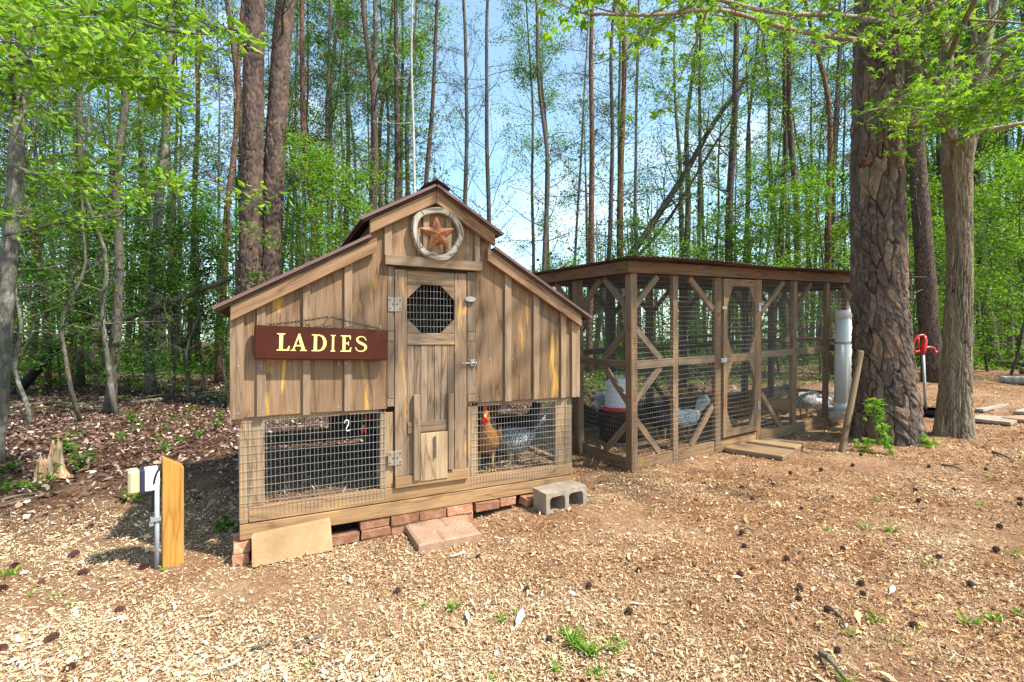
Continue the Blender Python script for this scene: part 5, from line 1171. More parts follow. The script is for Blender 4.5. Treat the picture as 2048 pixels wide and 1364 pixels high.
# --- trees farther back: copies of six kinds
protos = []
for i, (bk, lf, nleaf, need, am) in enumerate((('hard', 'mid', 3600, 0, .12), ('hard', 'fresh', 3600, 0, .16), ('pine', 'mid', 0, 420, .06), ('redpine', 'mid', 0, 300, .08), ('grey', 'mid', 3000, 0, .1), ('hard', 'deep', 3600, 0, .12))):
    r = R_(300+i); H = 20+r.uniform(-1.5, 2.5); path = wob_path(np.array([0, 0, -.1]), np.array([r.normal()*.4, r.normal()*.4, H]), 22, am, r); rad = r.uniform(.1, .15)*(1-.88*np.linspace(0, 1, 22))
    root = empty(('back_hardwood', 'back_hardwood', 'back_pine', 'back_pine', 'back_hardwood', 'back_hardwood')[i], (0, 0, 0), label='hardwood trunk with sparse spring leaves deeper in the woods' if nleaf else 'tall straight pine trunk deeper in the woods', cat='tree', group='hardwoods deeper in the woods' if nleaf else 'pines deeper in the woods')
    a = Acc(); a.tube(path, rad, 8); T = branches(a, path, rad, r, 46 if nleaf else 24, 2.2 if nleaf else 6, H, 2.6, (0, .8), 6, .45, 0, .2, sides=3)
    if not nleaf: branches(a, path, rad, r, 18, 1.5, 9, 1.1, (-.2, .4), 2, .4, 0, .12, sides=3)
    link('trunk', a.mesh('trunk', True), BK[bk], root)
    if nleaf: link('crown', leaf_mesh('crown', leaves_at(T, int(nleaf*2.1), r, .18), .095, r), LF[lf], root)
    else: V, Tn = needle_tufts(T, need, r, .2, 12); link('needles', np_mesh('needles', V, [Tn]), LF['needle'], root)
    protos.append(root)
r = R_(320); placed = []; used = [False]*6; tries = 0
while len(placed) < 128 and tries < 6000:
    tries += 1; px = r.uniform(-260, 2300); d = r.uniform(16, 31)
    if 860 < px < 1190 and r.random() < .93: continue
    if 1200 <= px < 1420 and r.random() < .5: continue
    v = world_at(px, d)
    if any((v-q).length < .7 for q in placed): continue
    placed.append(v); k = int(r.choice(6, p=[.22, .22, .16, .12, .14, .14])); sc = r.uniform(.8, 1.15); wv = r.uniform(.65, 1.45)
    M0 = Matrix.Translation((v.x, v.y, gz(v.x, v.y))) @ Matrix.Rotation(r.uniform(0, 6.28), 4, 'Z') @ Matrix.Rotation(r.normal()*.055, 4, 'X') @ Matrix.Diagonal((sc*wv, sc*wv, sc, 1))
    if not used[k]:
        used[k] = True; o = protos[k]; old = {c_.name: W[o.name].inverted() @ W[c_.name] for c_ in o.children}; put(o, None, M0)
        for c_ in o.children: W[c_.name] = M0 @ old[c_.name]
    else: o = copy_tree(protos[k], M0)
    kd = ('rough-barked hardwood with mid green leaves', 'rough-barked hardwood with fresh yellow-green leaves', 'tall dark-barked pine', 'tall reddish-barked pine', 'grey-barked hardwood with sparse leaves', 'rough-barked hardwood with dark green leaves')[k]
    wh = 'deep in the left woods' if px < 450 else 'deep in the woods behind the coop' if px < 1060 else 'deep in the woods behind the run' if px < 1700 else 'deep in the woods beyond the sweetgum'
    o['label'] = kd+' '+wh; o['group'] = ('pines ' if 'pine' in kd else 'hardwoods ')+wh
# --- the wood beyond: reads as one mass
r = R_(330); a = Acc(); C = []
for _ in range(420):
    px = r.uniform(-500, 2500); d = r.uniform(30, 62); v = world_at(px, d); thin = (880 < px < 1180); 
    if thin and r.random() < .72: continue
    z = gz(v.x, v.y); H = r.uniform(9, 17) if not thin else r.uniform(4, 8); lean = r.normal(size=2)*.5; rd = r.uniform(.06, .16)
    a.tube([(v.x, v.y, z-.2), (v.x+lean[0]*.5, v.y+lean[1]*.5, z+H*.5), (v.x+lean[0], v.y+lean[1], z+H)], [rd, rd*.75, rd*.1], 5, False)
    n = (235 if px < 820 else 170) if not thin else 90
    cz = z+H*(.1+.85*r.random(n)); ang = r.uniform(0, 6.28, n); rr_ = 1.9*np.sqrt(r.random(n))
    C.append(np.stack([v.x+lean[0]*(cz-z)/H+rr_*np.cos(ang), v.y+lean[1]*(cz-z)/H+rr_*np.sin(ang), cz], 1))
tw = empty('far_woods', tuple(world_at(1024, 45)), label='distant spring woods behind everything', cat='woods', kind='stuff')
link('trunks', a.mesh('trunks', True), BK['hard'], tw, kind='stuff')
C = np.vstack(C); link('foliage', leaf_mesh('foliage', C, .26, r, .3, .8), LF['mid'], tw, kind='stuff')
# low brush between the trunks
r = R_(335); C = []
for _ in range(440):
    px = r.uniform(-400, 2400); d = r.uniform(13, 40)
    if 900 < px < 1150 and d < 20: continue
    v = world_at(px, d); z = gz(v.x, v.y); n = 110; hgt = r.uniform(.6, 3.2 if px < 860 or px > 1250 else 2.0)*(1 if px < 1950 else 1.2); q = r.normal(size=(n, 3))*np.array([.7, .7, .4*hgt]); q[:, 2] = np.abs(q[:, 2])+.1
    C.append(q+np.array([v.x, v.y, z]))
link('brush', leaf_mesh('brush', np.vstack(C), .12, r, .5, .7), LF['mid'], None, label='low green brush between the trunks of the woods', cat='brush', kind='stuff')

# ------------------------------------------------------------------ fallen timber, stump
def log_between(name, pts, r0, r1, label, mat='dead', cat_='log', group=None, k=10):
    P = cat(np.array(pts), 5); P = P+np.random.default_rng(len(label)).normal(size=P.shape)*r0*.06; a = Acc(); a.tube(P, np.linspace(r0, r1, len(P)), k)
    root = Matrix.Translation(Vector(P[0])); me = a.mesh(name, True); me.transform(root.inverted()); return link(name, me, BK[mat], None, root, label=label, cat=cat_, group=group)
P3 = lambda x, y, d: np.array(ray_pt(x, y, d))
g = on_ground(30, 788); log_between('fallen_tree', [np.array(g), P3(100, 710, 11.2), P3(150, 655, 11.2), P3(182, 628, 11.2)], .11, .06, 'black broken trunk leaning up from the ground in the left woods', 'black')
log_between('leaning_log', [P3(92, 690, 11.3), P3(140, 668, 11.1), P3(220, 648, 10.9), P3(300, 618, 10.7), P3(380, 590, 10.5), P3(462, 556, 10.2)], .1, .05, 'long grey-brown dead log slung between trees in the left woods')
def glog(x0, y0, x1, y1, r0, lab, mat='dead'):
    a_, b_ = on_ground(x0, y0), on_ground(x1, y1); a_.z += r0*.7; b_.z = gz(b_.x, b_.y)+r0*.6; m = (a_+b_)/2; m.z = gz(m.x, m.y)+r0*.75
    log_between('log', [np.array(a_), np.array(m), np.array(b_)], r0, r0*.7, lab, mat)
glog(262, 812, 332, 802, .06, 'short mossy log lying below the white-footed tree')
glog(185, 762, 335, 748, .07, 'long dead log in the brush pile behind the grey hardwood')
glog(240, 775, 360, 758, .06, 'dead log slanting across the brush pile left of the coop')
glog(320, 772, 425, 783, .05, 'thin dark log pointing toward the plated twin pines')
glog(18, 815, 130, 806, .04, 'thin log lying on litter by the lichen-grey tree')
glog(2085, 742, 1990, 733, .13, 'dark log with mossy bark lying at the right woods edge')
glog(2110, 775, 2003, 765, .11, 'pale barkless log lying right of the sweetgum', 'pale')
glog(2120, 752, 2040, 748, .12, 'short dark log end between the two right-hand logs')
# brush-pile sticks, thin fallen branches
r = R_(400)
for i in range(26):
    x, y = (r.uniform(120, 430), r.uniform(745, 812)) if i < 16 else (r.uniform(0, 250), r.uniform(800, 900))
    g = on_ground(x, y); an = r.uniform(-.5, .5); ln = r.uniform(.5, 1.6); q = g+Vector((math.cos(an)*ln, math.sin(an)*ln, 0)); q.z = gz(q.x, q.y)+r.uniform(.0, .25 if i < 16 else .02); g.z += .015
    m = (np.array(g)+np.array(q))/2+r.normal(size=3)*.05; m[2] = max(m[2], gz(m[0], m[1])+.01)
    log_between('fallen_branch', [np.array(g), m, np.array(q)], r.uniform(.009, .02), .004, 'thin bare fallen branch on the leaf litter of the left woods', 'dead', 'branch', 'fallen branches on the woods floor', 5)
for i, (x0, y0, x1, y1, r0) in enumerate(((-5, 1018, 130, 985, .012), (0, 1003, 75, 990, .014), (1668, 1225, 1690, 1262, .008), (1640, 1310, 1690, 1364, .013), (1880, 930, 1925, 945, .012), (1985, 905, 2030, 925, .012), (505, 1300, 545, 1285, .008), (590, 1300, 650, 1270, .007))):
    a_, b_ = on_ground(x0, y0), on_ground(x1, y1); a_.z += .01; b_.z += .014; m = (np.array(a_)+np.array(b_))/2; m[2] += .012; m[:2] += r.normal(size=2)*.02
    log_between('stick', [np.array(a_), m, np.array(b_)], r0, r0*.5, 'bare brown stick lying on the yard\'s wood chips', 'dead', 'stick', 'sticks on the yard', 6)
# splintered stump
g = on_ground(98, 958); r = R_(410); nth, nzz = 40, 14; V = []
for k in range(nzz):
    u = k/(nzz-1)
    for j in range(nth):
        th = 2*math.pi*j/nth; top = .2+.1*math.sin(th+1)+.05*math.sin(5*th)+.04*math.sin(11*th+2); rad_ = (.085+.07*math.exp(-u*6)*(1+.4*math.cos(4*th)))*(1+.12*math.sin(9*th)+.05*math.sin(17*th)+.02*r.normal())*(1-.3*u*max(0, math.sin(3*th)))
        V.append((rad_*math.cos(th), rad_*math.sin(th), -.03+u*(top+.03)))
for j in range(nth): th = 2*math.pi*j/nth; V.append((.03*math.cos(th), .03*math.sin(th), .09))
Qs = [(k*nth+j, k*nth+(j+1) % nth, (k+1)*nth+(j+1) % nth, (k+1)*nth+j) for k in range(nzz) for j in range(nth)]
t = NT('rotten_stump_wood'); v = t.obj(); n = t.noise(t.map(v, (38, 38, 3)), 1, 5, .6); t.bump(n, .7, .012)
MST = t.fin(t.ramp(n, [(.3, (.16, .075, .035)), (.5, (.42, .26, .14)), (.68, (.62, .5, .36))]), .9, 0, .1)
link('tree_stump', np_mesh('tree_stump', V, [np.array(Qs)]), MST, None, Matrix.Translation(g) @ Matrix.Scale(1.15, 4), label='splintered rotten tree stump at the yard\'s left edge', cat='stump')
# ------------------------------------------------------------------ pole, hydrant, bowl, boards by the big trees
g = on_ground(1683, 905); tp = ray_pt(1722, 700, CA*g.x+SA*g.y+.12); d = tp-g; a = Acc(); a.tube([(0, 0, 0), (0, 0, .03), (0, 0, d.length-.02), (0, 0, d.length)], [.03, .034, .031, .026], 12)
me = a.mesh('leaning_pole', True); me.transform(Matrix.Rotation(math.pi/2, 4, 'Y')); link('leaning_pole', me, WD['handle'], None, frame(g-Vector((0, 0, .01)), d, (0, -1, 0)), label='brown wooden pole leaning against the big pine', cat='pole')
g = on_ground(1852, 832); dH = CA*g.x+SA*g.y; hyd = empty('yard_hydrant', tuple(g), label='red-headed yard hydrant on a grey pipe between the big trees', cat='hydrant'); hm = W[hyd.name]
zt_ = CAMH-(708-CYP)/FPX*dH-g.z; rgt = Vector((SA, -CA, 0)); HM_ = frame(g, rgt, (0, 0, 1)); lean = -.045
a = Acc(); a.tube([(0, 0, -.05), (lean, 0, zt_+.03)], .02, 12); link('riser_pipe', a.mesh('riser_pipe', True), MGALV, hyd, HM_)
a = Acc(); a.tube([(lean, 0, zt_), (lean, 0, zt_+.06), (lean+.01, 0, zt_+.12), (lean+.03, 0, zt_+.2), (lean+.02, 0, zt_+.27)], [.034, .038, .04, .032, .022], 12)
a.tube(cat([(lean+.02, 0, zt_+.09), (lean+.1, 0, zt_+.1), (lean+.16, 0, zt_+.08), (lean+.18, 0, zt_+.03)], 4), .019, 10); a.tube([(lean+.18, 0, zt_+.045), (lean+.18, 0, zt_+.01)], .034, 10); link('head', a.mesh('head', True), MRED, hyd, HM_)
a = Acc(); a.tube(cat([(lean+.02, 0, zt_+.28), (lean-.06, 0, zt_+.27), (lean-.13, 0, zt_+.2), (lean-.15, 0, zt_+.1), (lean-.11, 0, zt_+.03), (lean-.05, 0, zt_+.05)], 5), .017, 8); a.tube([(lean-.06, 0, zt_+.06), (lean-.07, 0, zt_+.26)], .012, 8); link('lever', a.mesh('lever', True), MRED, hyd, HM_)
g = on_ground(1872, 832); a = Acc(); a.tube([(0, 0, 0), (0, 0, .005), (0, 0, .1), (0, 0, .1), (0, 0, .03), (0, 0, .028)], [.16, .19, .24, .22, .17, .02], 24); link('water_bowl', a.mesh('water_bowl', True), plain('black_rubber', (.012, .016, .025), .35), None, Matrix.Translation(g), label='black rubber water bowl at the hydrant\'s foot', cat='bowl')
for i, (x, y, w_, l_, rz, lab, mt) in enumerate(((1990, 842, .62, .42, .12, 'pale flat slab lying right of the sweetgum', MCONC), (1985, 818, 1.1, .1, .05, 'narrow weathered plank behind the pale slab', WD['grey']), (2055, 824, .8, .14, .1, 'wide weathered plank at the right edge behind the slab', WD['grey']), (1900, 838, .7, .1, .02, 'dark plank lying under the black bowl', WD['dark']), (2062, 842, .5, .4, -.1, 'brown flat slab at the right edge of the yard', MPAVE))):
    g = on_ground(x, y); link('flat_board' if i in (1, 2, 3) else 'flat_slab', boxmesh(w_, l_, .04, .004, seed=i), mt, None, Matrix.Translation((g.x, g.y, g.z+.02)) @ Matrix.Rotation(rz, 4, 'Z'), label=lab, cat='plank' if i in (1, 2, 3) else 'slab')
# ------------------------------------------------------------------ creeper and seedlings at the big pine
def ivy(name, pts, n, size, label, jit, r):
    P = cat(np.array(pts), 6); a = Acc(); a.tube(P, np.linspace(.006, .002, len(P)), 5); root = empty(name, tuple(P[0]), label=label, cat='plant'); link('stem', a.mesh('stem', True), BK['hard'], root)
    C = P[r.integers(0, len(P), n)]+r.normal(size=(n, 3))*jit; fw = np.array([CA, SA, 0]); C -= fw*np.abs(r.normal(size=n))[:, None]*.02; C[:, 2] = np.maximum(C[:, 2], gh(C[:, 0], C[:, 1])+.02)
    V, Tn = star_leaves(C, size, r, .35); link('leaves', np_mesh('leaves', V, [Tn]), LF['star'], root)
r = R_(420); db = dB-BIGR[0]-.12
ivy('creeper', [P3(1775, 895, db-.02), P3(1768, 870, db), P3(1760, 840, db+.03), P3(1752, 815, db+.05), P3(1742, 800, db+.06)], 75, .1, 'bright green creeper climbing the big pine\'s foot', np.array([.035, .035, .05]), r)
g = on_ground(1722, 898); ivy('seedling', [np.array(g), np.array(g)+[.02, -.02, .06], np.array(g)+[.06, -.02, .08]], 26, .08, 'small leafy seedling between the pole and the creeper', np.array([.07, .05, .03]), r)
g = on_ground(1848, 893); ivy('seedling', [np.array(g), np.array(g)+[.02, -.02, .07], np.array(g)+[.05, -.03, .1]], 26, .085, 'small leafy seedling between the big pine and the sweetgum', np.array([.07, .05, .04]), r)

# ------------------------------------------------------------------ weeds, grass, cones, feathers
def weed(x, y, n, rad_, size, label, group, r, hgt=.12):
    g = on_ground(x, y); root = empty('weed', tuple(g), label=label, cat='plant', group=group); a = Acc(); C = []
    for _ in range(max(4, n//7)):
        an = r.uniform(0, 6.28); ln = rad_*r.uniform(.3, 1); tip = np.array([math.cos(an)*ln, math.sin(an)*ln, hgt*r.uniform(.5, 1.2)]); P = np.array([[0, 0, 0], tip*[.4, .4, .6], tip]); a.tube(P, [.003, .0025, .001], 4, False); C.append(np.linspace(P[1], tip, 6))
    C = np.vstack(C); C = C[r.integers(0, len(C), n)]+r.normal(size=(n, 3))*rad_*.14; C[:, 2] = np.maximum(C[:, 2], .012)
    M0 = Matrix.Translation(g); link('stems', a.mesh('stems'), LF['mid'], root, M0); link('leaves', leaf_mesh('leaves', C, size, r, 1.1, .65), LF['mid'], root, M0)
r = R_(430); WG = 'green weeds on the woods floor'; WL = 'small leafy green weed on the woods floor left of the coop'
weed(158, 945, 90, .13, .05, 'round bushy weed right beside the splintered stump', None, r, .2); weed(138, 905, 60, .16, .06, 'spreading weed behind the splintered stump', None, r, .16); weed(60, 978, 60, .2, .045, 'low weed in front of the splintered stump', None, r, .07)
for x, y in ((262, 850), (275, 862), (315, 880), (325, 868), (362, 885), (262, 838), (435, 862), (398, 880), (240, 885), (330, 905), (440, 840), (150, 880), (20, 945), (10, 990), (270, 1005), (440, 1065), (5, 920), (100, 965), (385, 822), (300, 800), (250, 800), (345, 840)): weed(x, y, int(r.integers(18, 46)), r.uniform(.07, .16), .05, WL, WG, r, r.uniform(.05, .16))
def tuft(x, y, n, ln, label, group, r, spread=.03):
    g = on_ground(x, y); V = []; T_ = []
    for k in range(n):
        an = r.uniform(0, 6.28); b_ = r.normal(size=2)*spread; L_ = ln*r.uniform(.5, 1.2); e = r.uniform(.35, 1.2); w_ = .0035*r.uniform(.7, 1.4); dr_ = np.array([math.cos(an), math.sin(an)]); s_ = np.array([-dr_[1], dr_[0]]); i0 = len(V)
        for u in (0, .35, .7, 1): h_ = L_*math.sin(e)*u*(1-.35*u); q = b_+dr_*L_*math.cos(e)*u; ww = w_*(1-.9*u**2); V += [(*(q+s_*ww), h_), (*(q-s_*ww), h_)]
        T_ += [(i0+2*j, i0+2*j+1, i0+2*j+3, i0+2*j+2) for j in range(3)]
    link('grass_tuft', np_mesh('grass_tuft', V, [np.array(T_)]), LF['grass'], None, Matrix.Translation(g), label=label, cat='grass', group=group)
GG = 'grass tufts in the yard'; GLb = 'small tuft of green grass growing through the yard\'s wood chips'
for x, y, n, ln in ((905, 1216, 22, .07), (848, 1216, 10, .05), (1005, 1240, 16, .06), (1030, 1225, 10, .05), (1150, 1290, 40, .1), (1180, 1310, 40, .09), (1135, 1275, 26, .08), (1225, 1300, 20, .08), (1245, 1290, 12, .06), (1200, 1350, 18, .06), (1110, 1340, 16, .06), (330, 1145, 14, .06), (20, 1150, 24, .09), (120, 1192, 10, .06), (65, 1190, 8, .05),
                    (1755, 1000, 14, .08), (1730, 1055, 12, .07), (1780, 1062, 16, .08), (1850, 1130, 14, .08), (1750, 1245, 20, .07), (1700, 1268, 10, .05), (1830, 1260, 16, .06), (1960, 1010, 10, .07), (1980, 955, 10, .07), (1940, 1250, 22, .07), (1990, 1240, 16, .06), (1655, 1060, 10, .06), (2030, 1110, 12, .07), (2040, 1230, 12, .06), (1800, 1290, 16, .05), (1690, 1364, 10, .06), (1205, 1003, 8, .05), (1030, 1360, 12, .05), (985, 1360, 10, .05), (150, 1212, 8, .05), (620, 1330, 8, .05)):
    tuft(x, y, n, ln, GLb, GG, r, .012)
weed(1085, 1014, 34, .07, .03, 'small leafy weed at the concrete block\'s foot', None, r, .05)
# spiky seed balls and pine cones
def ball_mesh(seed):
    r = R_(seed); a = Acc(); n = 42; ii = np.arange(n)+.5; ph = np.arccos(1-2*ii/n); th = math.pi*(1+5**.5)*ii; D = np.stack([np.cos(th)*np.sin(ph), np.sin(th)*np.sin(ph), np.cos(ph)], 1)
    bm = bmesh.new(); bmesh.ops.create_icosphere(bm, subdivisions=2, radius=.0125); a.add([v.co for v in bm.verts], None, [[v.index for v in f.verts] for f in bm.faces]); bm.free()
    for d_ in D: a.tube([d_*.011, d_*.0155, d_*.0205*r.uniform(.9, 1.1)], [.0032, .0024, .0004], 4, False)
    return a.mesh('seed_ball')
def cone_mesh(seed):
    r = R_(seed); a = Acc(); n = 60
    for i in range(n):
        u = i/n; th = i*2.399; z = (u-.5)*.07; R0 = .022*math.sin(math.pi*(.12+.8*u))**.8; d_ = np.array([math.cos(th), math.sin(th), .35]); s_ = np.array([-math.sin(th), math.cos(th), 0]); b_ = np.array([0, 0, z]); tip = b_+d_*(R0+.006)
        V = np.array([b_+s_*.003, b_-s_*.003, tip-s_*.008, tip+np.array([0, 0, .004])+d_*.003, tip+s_*.008]); V = np.vstack([V, V-np.array([0, 0, .0025])]); a.add(V, [(0, 1, 6, 5), (2, 3, 8, 7), (3, 4, 9, 8)], [(0, 2, 1), (0, 3, 2), (0, 4, 3), (5, 6, 7), (5, 7, 8), (5, 8, 9)])
    a.tube([(0, 0, -.036), (0, 0, .036)], [.01, .006], 7); return a.mesh('pine_cone')
MSEED = plain('dark_seed_ball', (.06, .03, .02), .85, 0, .3, 60); MCONE = plain('dark_cone', (.1, .038, .026), .8, 0, .4, 60)
bms = [ball_mesh(1), ball_mesh(2)]; cms = [cone_mesh(1), cone_mesh(2)]
def strew(x, y, kind, r, sc=1.0):
    g = on_ground(x, y); g.z = float(ground_z(g.x, g.y)); me = (bms if kind == 'ball' else cms)[r.integers(0, 2)]
    M0 = Matrix.Translation((g.x, g.y, g.z+(.017 if kind == 'ball' else .02)*sc)) @ Matrix.Rotation(r.uniform(0, 6.28), 4, 'Z') @ Matrix.Rotation(r.uniform(0, 6.28) if kind == 'ball' else 1.4, 4, 'X') @ Matrix.Scale(sc, 4)
    if kind == 'ball': link('seed_ball', me, MSEED, None, M0, label='dark spiky seed ball lying on the wood chips', cat='seed ball', group='seed balls strewn over the yard')
    else: link('pine_cone', me, MCONE, None, M0, label='dark brown pine cone lying on the pale shavings', cat='pine cone', group='pine cones strewn over the yard')
z8 = lambda x, y: (1448+x*.3401, 900+y*.3401)
for p in ((390, 143), (757, 98), (805, 40), (570, 130), (637, 287), (287, 215), (105, 235), (168, 292), (455, 355), (1125, 247), (1145, 308), (1352, 242), (1205, 112), (1540, 115), (1740, 295), (1740, 335), (1620, 460), (1600, 600), (105, 497), (120, 565), (370, 660), (95, 760), (447, 838), (440, 892), (612, 955), (805, 790), (815, 857), (1445, 812), (1115, 1055), (1265, 655), (668, 1185), (700, 595)): strew(*z8(*p), 'ball', r, r.uniform(.8, 1.15))
z7 = lambda x, y: (700+x*.2962, 960+y*.2962)
for p in ((320, 765), (1195, 750), (1612, 740), (1885, 905), (1345, 1100), (1950, 620), (870, 540)): strew(*z7(*p), 'ball', r, r.uniform(.9, 1.2))
z6 = lambda x, y: (x*.3401, 900+y*.3401)
for p in ((430, 632), (495, 730), (847, 700), (240, 785), (12, 825), (712, 948), (405, 1300), (90, 690), (535, 460), (5, 1170), (415, 345), (1170, 300), (300, 1120)): strew(*z6(*p), 'cone', r, r.uniform(.55, .8))
def feather(x, y, L_, rz, label, r):
    g = on_ground(x, y); g.z = float(ground_z(g.x, g.y)); a = Acc(); u = np.linspace(0, 1, 9); hw = .1*L_*np.sin(np.pi*np.clip(u*1.05-.08, 0, 1))**.7*(u > .15); cz = .012+.03*L_*np.sin(u*3); cyv = .12*L_*u**2
    V = np.vstack([np.stack([u*L_, cyv+hw, cz], 1), np.stack([u*L_, cyv, cz+.003], 1), np.stack([u*L_, cyv-hw, cz], 1)]); a.add(V, [(i, i+1, 10+i, 9+i) for i in range(8)]+[(9+i, 10+i, 19+i, 18+i) for i in range(8)]); a.tube(np.stack([u*L_-.02*(u == 0), cyv, cz+.003], 1), np.linspace(.0022, .0006, 9), 5)
    link('feather', a.mesh('feather', True), HM['white'], None, Matrix.Translation((g.x, g.y, g.z+.006)) @ Matrix.Rotation(rz, 4, 'Z'), label=label, cat='feather', group='fallen feathers')
FL = 'white fallen hen feather lying on the yard\'s wood chips'
for x, y, L_, rz in ((937, 1248, .1, 1.2), (1030, 1262, .17, .75), (1235, 1215, .06, 1.4), (1282, 1212, .05, 2.2), (1055, 1195, .05, 1.), (1003, 1082, .06, 2.), (972, 1213, .04, .3), (905, 1120, .1, .1), (1780, 1192, .12, .2), (450, 1345, .07, .4), (215, 1250, .06, .2), (1240, 985, .05, 1), (1200, 975, .04, 0)): feather(x, y, L_, rz, FL, r)

# ------------------------------------------------------------------ wood chips, leaf litter, ground cover: nobody could count these
def scatter(n, dlo, dhi, r, pad=1.25, power=1.0):
    u = r.random(n); d = dlo+(dhi-dlo)*u**power; half = 1024/FPX*d*pad; x = r.uniform(-1, 1, n)*half
    return SA*x+CA*d, -CA*x+SA*d, d
def rough_chips(name, X, Y, r, mat, label, k=1.0):
    """broken chips, thin slivers and crumbs lying at all angles"""
    n = len(X); kind = r.choice(3, n, p=[.48, .2, .32]); L_ = np.choose(kind, [r.lognormal(math.log(.012), .45, n), r.uniform(.025, .06, n), r.uniform(.005, .011, n)])*k; w_ = np.choose(kind, [L_*r.uniform(.22, .7, n), r.uniform(.0018, .004, n)*k, L_*r.uniform(.4, .9, n)])
    an = r.uniform(0, 6.28, n); tl = r.normal(size=n)*np.choose(kind, [.38, .16, .5]); rl = r.normal(size=n)*np.choose(kind, [.5, .3, .6])
    d = np.stack([np.cos(an)*np.cos(tl), np.sin(an)*np.cos(tl), np.sin(tl)], 1)*L_[:, None]/2; s = np.stack([-np.sin(an)*np.cos(rl), np.cos(an)*np.cos(rl), np.sin(rl)], 1)*w_[:, None]/2
    C = np.stack([X, Y, ground_z(X, Y)+.0015+r.random(n)**2*.012+np.abs(np.sin(tl))*L_*.42+np.abs(np.sin(rl))*w_*.42], 1); q = r.uniform(.25, 1.0, (n, 4, 1)); b_ = r.normal(size=(n, 1))*.06*L_[:, None]; bend = np.concatenate([np.zeros((n, 2)), b_], 1)
    V = np.stack([C-d-s*q[:, 0], C-d*q[:, 3]+s*q[:, 1], C+s+bend, C-s*q[:, 2]+bend, C+d+s*q[:, 2], C+d*q[:, 1]-s*q[:, 0]], 1).reshape(-1, 3)
    i = np.arange(n)[:, None]*6; c_ = kind == 0; Q = np.vstack([i[c_]+np.array([0, 3, 2, 1]), i[c_]+np.array([3, 5, 4, 2]), i[~c_]+np.array([0, 5, 4, 1])])
    return link(name, np_mesh(name, V, [Q]), mat, None, None, label=label, cat='wood chips', kind='stuff')
def chips(name, X, Y, ln, wd, r, mat, label, lift=.012, curl=.12, cat_='wood chips', tilt=.35):
    n = len(X); Z = ground_z(X, Y)+r.random(n)*lift+.002; L_ = ln*r.uniform(.4, 1.6, n); w_ = wd*r.uniform(.5, 1.6, n); an = r.uniform(0, 6.28, n)
    tl = r.normal(size=n)*tilt; rl = r.normal(size=n)*tilt
    d = np.stack([np.cos(an)*np.cos(tl), np.sin(an)*np.cos(tl), np.sin(tl)], 1); s = np.stack([-np.sin(an)*np.cos(rl), np.cos(an)*np.cos(rl), np.sin(rl)], 1)
    C = np.stack([X, Y, Z+np.abs(np.sin(tl))*L_*.5+np.abs(np.sin(rl))*w_*.5], 1); up = np.array([0, 0, 1.])*(curl*L_)[:, None]
    q1 = r.uniform(.4, 1, n)[:, None]; q2 = r.uniform(.3, 1, n)[:, None]
    V = np.stack([C-d*L_[:, None]/2-s*w_[:, None]/2*q1, C-d*L_[:, None]/2+s*w_[:, None]/2*q2, C+s*w_[:, None]/2-up*.0+up, C-s*w_[:, None]/2+up, C+d*L_[:, None]/2+s*w_[:, None]/2*q1*.8, C+d*L_[:, None]/2-s*w_[:, None]/2*q2*.8], 1).reshape(-1, 3)
    i = np.arange(n)[:, None]*6; Q = np.vstack([i+np.array([0, 3, 2, 1]), i+np.array([3, 5, 4, 2])])
    return link(name, np_mesh(name, V, [Q]), mat, None, None, label=label, cat=cat_, kind='stuff')
def keep(X, Y, d): 
    inside = (X > -.2) & (X < 2.3) & (Y > 3.36) & (Y < 5.3); return ~inside
t = NT('wood_chips'); isl = t.island(); p = t.geo().outputs['Position']; sp = t.new('SeparateXYZ'); t.l(p, sp.inputs[0])
zone = t.noise(p, 1.4, 6, .68)
rich = t.ramp(isl, [(0, (.04, .018, .01)), (.16, (.17, .07, .03)), (.42, (.34, .16, .064)), (.7, (.48, .27, .12)), (.9, (.56, .38, .21)), (1, (.7, .56, .38))])
pale = t.ramp(isl, [(0, (.14, .07, .035)), (.14, (.4, .25, .13)), (.4, (.58, .42, .25)), (.75, (.68, .52, .33)), (1, (.76, .63, .44))])
pf = t.new('MapRange'); t.l(t.math('ADD', t.math('ADD', t.math('MULTIPLY', sp.outputs[0], -.75), t.math('MULTIPLY', sp.outputs[1], -.30)), t.math('MULTIPLY', zone, 2.6)), pf.inputs[0]); pf.inputs[1].default_value = -1.3; pf.inputs[2].default_value = .7
lf_ = t.ramp(t.noise(p, 1.7, 6, .7), [(.5, 0), (.64, .8)]); MCH = t.fin(t.mix(t.math('MAXIMUM', pf.outputs[0], lf_), rich, pale), .85, 0, .2)
t = NT('leaf_litter'); isl = t.island(); MLIT = t.fin(t.ramp(isl, [(0, (.04, .018, .012)), (.4, (.115, .06, .04)), (.68, (.2, .12, .082)), (.88, (.34, .24, .18)), (1, (.55, .47, .4))]), .8, 0, .25)
def patchy(X, Y, r):
    f = np.sin(X*2.3+1.2*np.sin(Y*1.9))+np.sin(Y*2.9+1.5*np.sin(X*1.4)+2)+.6*np.sin(X*6.1+Y*3.7)+.5*np.sin(Y*7.7-X*4.1)
    return f+r.normal(size=len(X))*.9 > -1.3
r = R_(500)
X, Y, d = scatter(160000, 1.45, 3.2, r, 1.12); k = keep(X, Y, d); k &= patchy(X, Y, r); rough_chips('wood_chips', X[k], Y[k], r, MCH, 'tan wood chips and shavings covering the near yard')
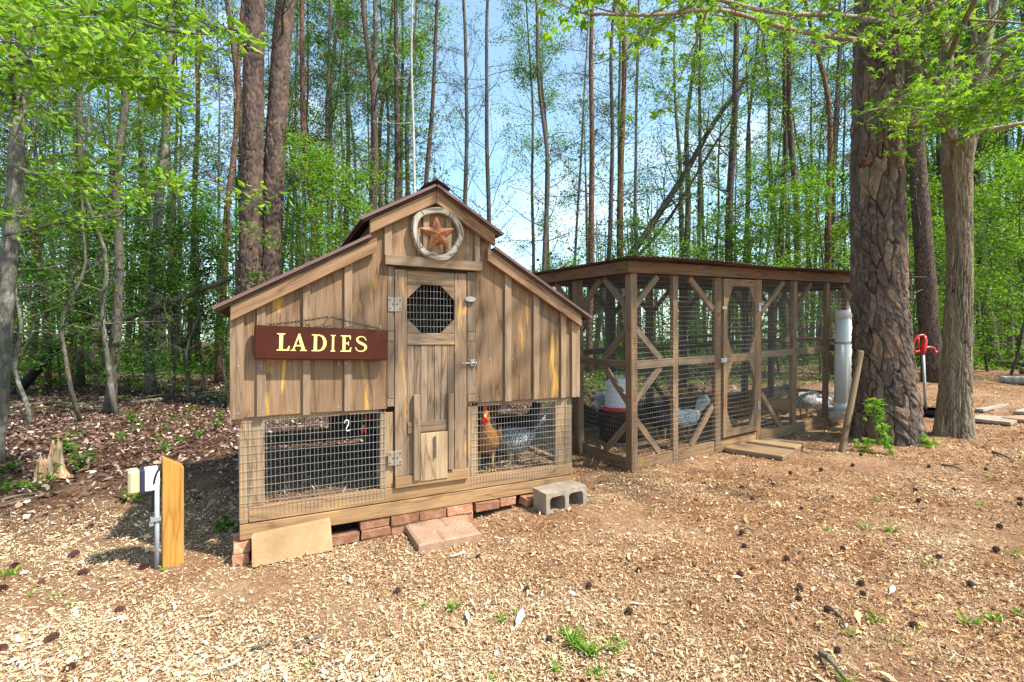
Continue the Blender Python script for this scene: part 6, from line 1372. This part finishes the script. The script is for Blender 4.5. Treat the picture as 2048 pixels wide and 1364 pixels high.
X, Y, d = scatter(150000, 3.2, 6.2, r, 1.12, .9); yard = keep(X, Y, d) & (Y-.22*X+.4*r.normal(size=len(X)) < 5.6+.5*np.sin(X*1.3)); yard &= patchy(X, Y, r); rough_chips('wood_chips', X[yard], Y[yard], r, MCH, 'tan wood chips and shavings covering the yard before the run', 1.25)
X, Y, d = scatter(60000, 6.2, 11, r, 1.1); yard = (Y-.22*X < 4.2); rough_chips('wood_chips', X[yard], Y[yard], r, MCH, 'tan wood chips around the big pine and run', 1.7)
X, Y, d = scatter(50000, 3.4, 16, r, 1.1, .8); w_ = keep(X, Y, d) & (Y-.22*X+.5*np.sin(X*1.7)+r.normal(size=len(X))*.7 > 5.6); chips('leaf_litter', X[w_], Y[w_], .05, .03, r, MLIT, 'brown fallen leaves covering the woods floor', .02, .1, 'leaf litter', .4)
X, Y, d = scatter(52000, 3.3, 10, r, 1.08, .8); w_ = keep(X, Y, d) & (Y-.22*X+.4*np.sin(X*1.7)+r.normal(size=len(X))*.4 > 3.9); o = rough_chips('pine_straw', X[w_], Y[w_], r, MLIT, 'fine brown pine straw and bark bits at the woods edge', 1.6); o['category'] = 'pine straw'
# straw inside the coop and run
n = 3500; X = r.uniform(-.12, 2.22, n); Y = 3.46+r.random(n)**1.6*1.7; o = chips('straw', X, Y, .05, .006, r, MLIT, 'straw and droppings strewn over the coop\'s inner floor', .012, .05, 'straw'); o.location.z = .3
# green ground cover beyond the run and at the right woods edge
X, Y, d = scatter(52000, 7.5, 24, r, 1.08, .8); f = np.sin(X*.9+1)*np.sin(Y*.8)+.6*np.sin(X*2.1+Y*1.7)+r.normal(size=len(X))*.35
px = (SA*X-CA*Y)/(CA*X+SA*Y)*FPX+CXP; k = (f > np.where((px > 1080) & (Y > 6.4), -.25, .3)) & (((px > 1080) & (Y > 6.3)) | (d > 12)); X, Y = X[k], Y[k]
C = np.stack([X, Y, ground_z(X, Y)+.02+np.abs(r.normal(size=len(X)))*.09], 1); link('ground_cover', leaf_mesh('ground_cover', C, .09, r, 1.0, .6), LF['mid'], None, label='low green ground cover patches behind the run and in the right woods', cat='ground cover', kind='stuff')
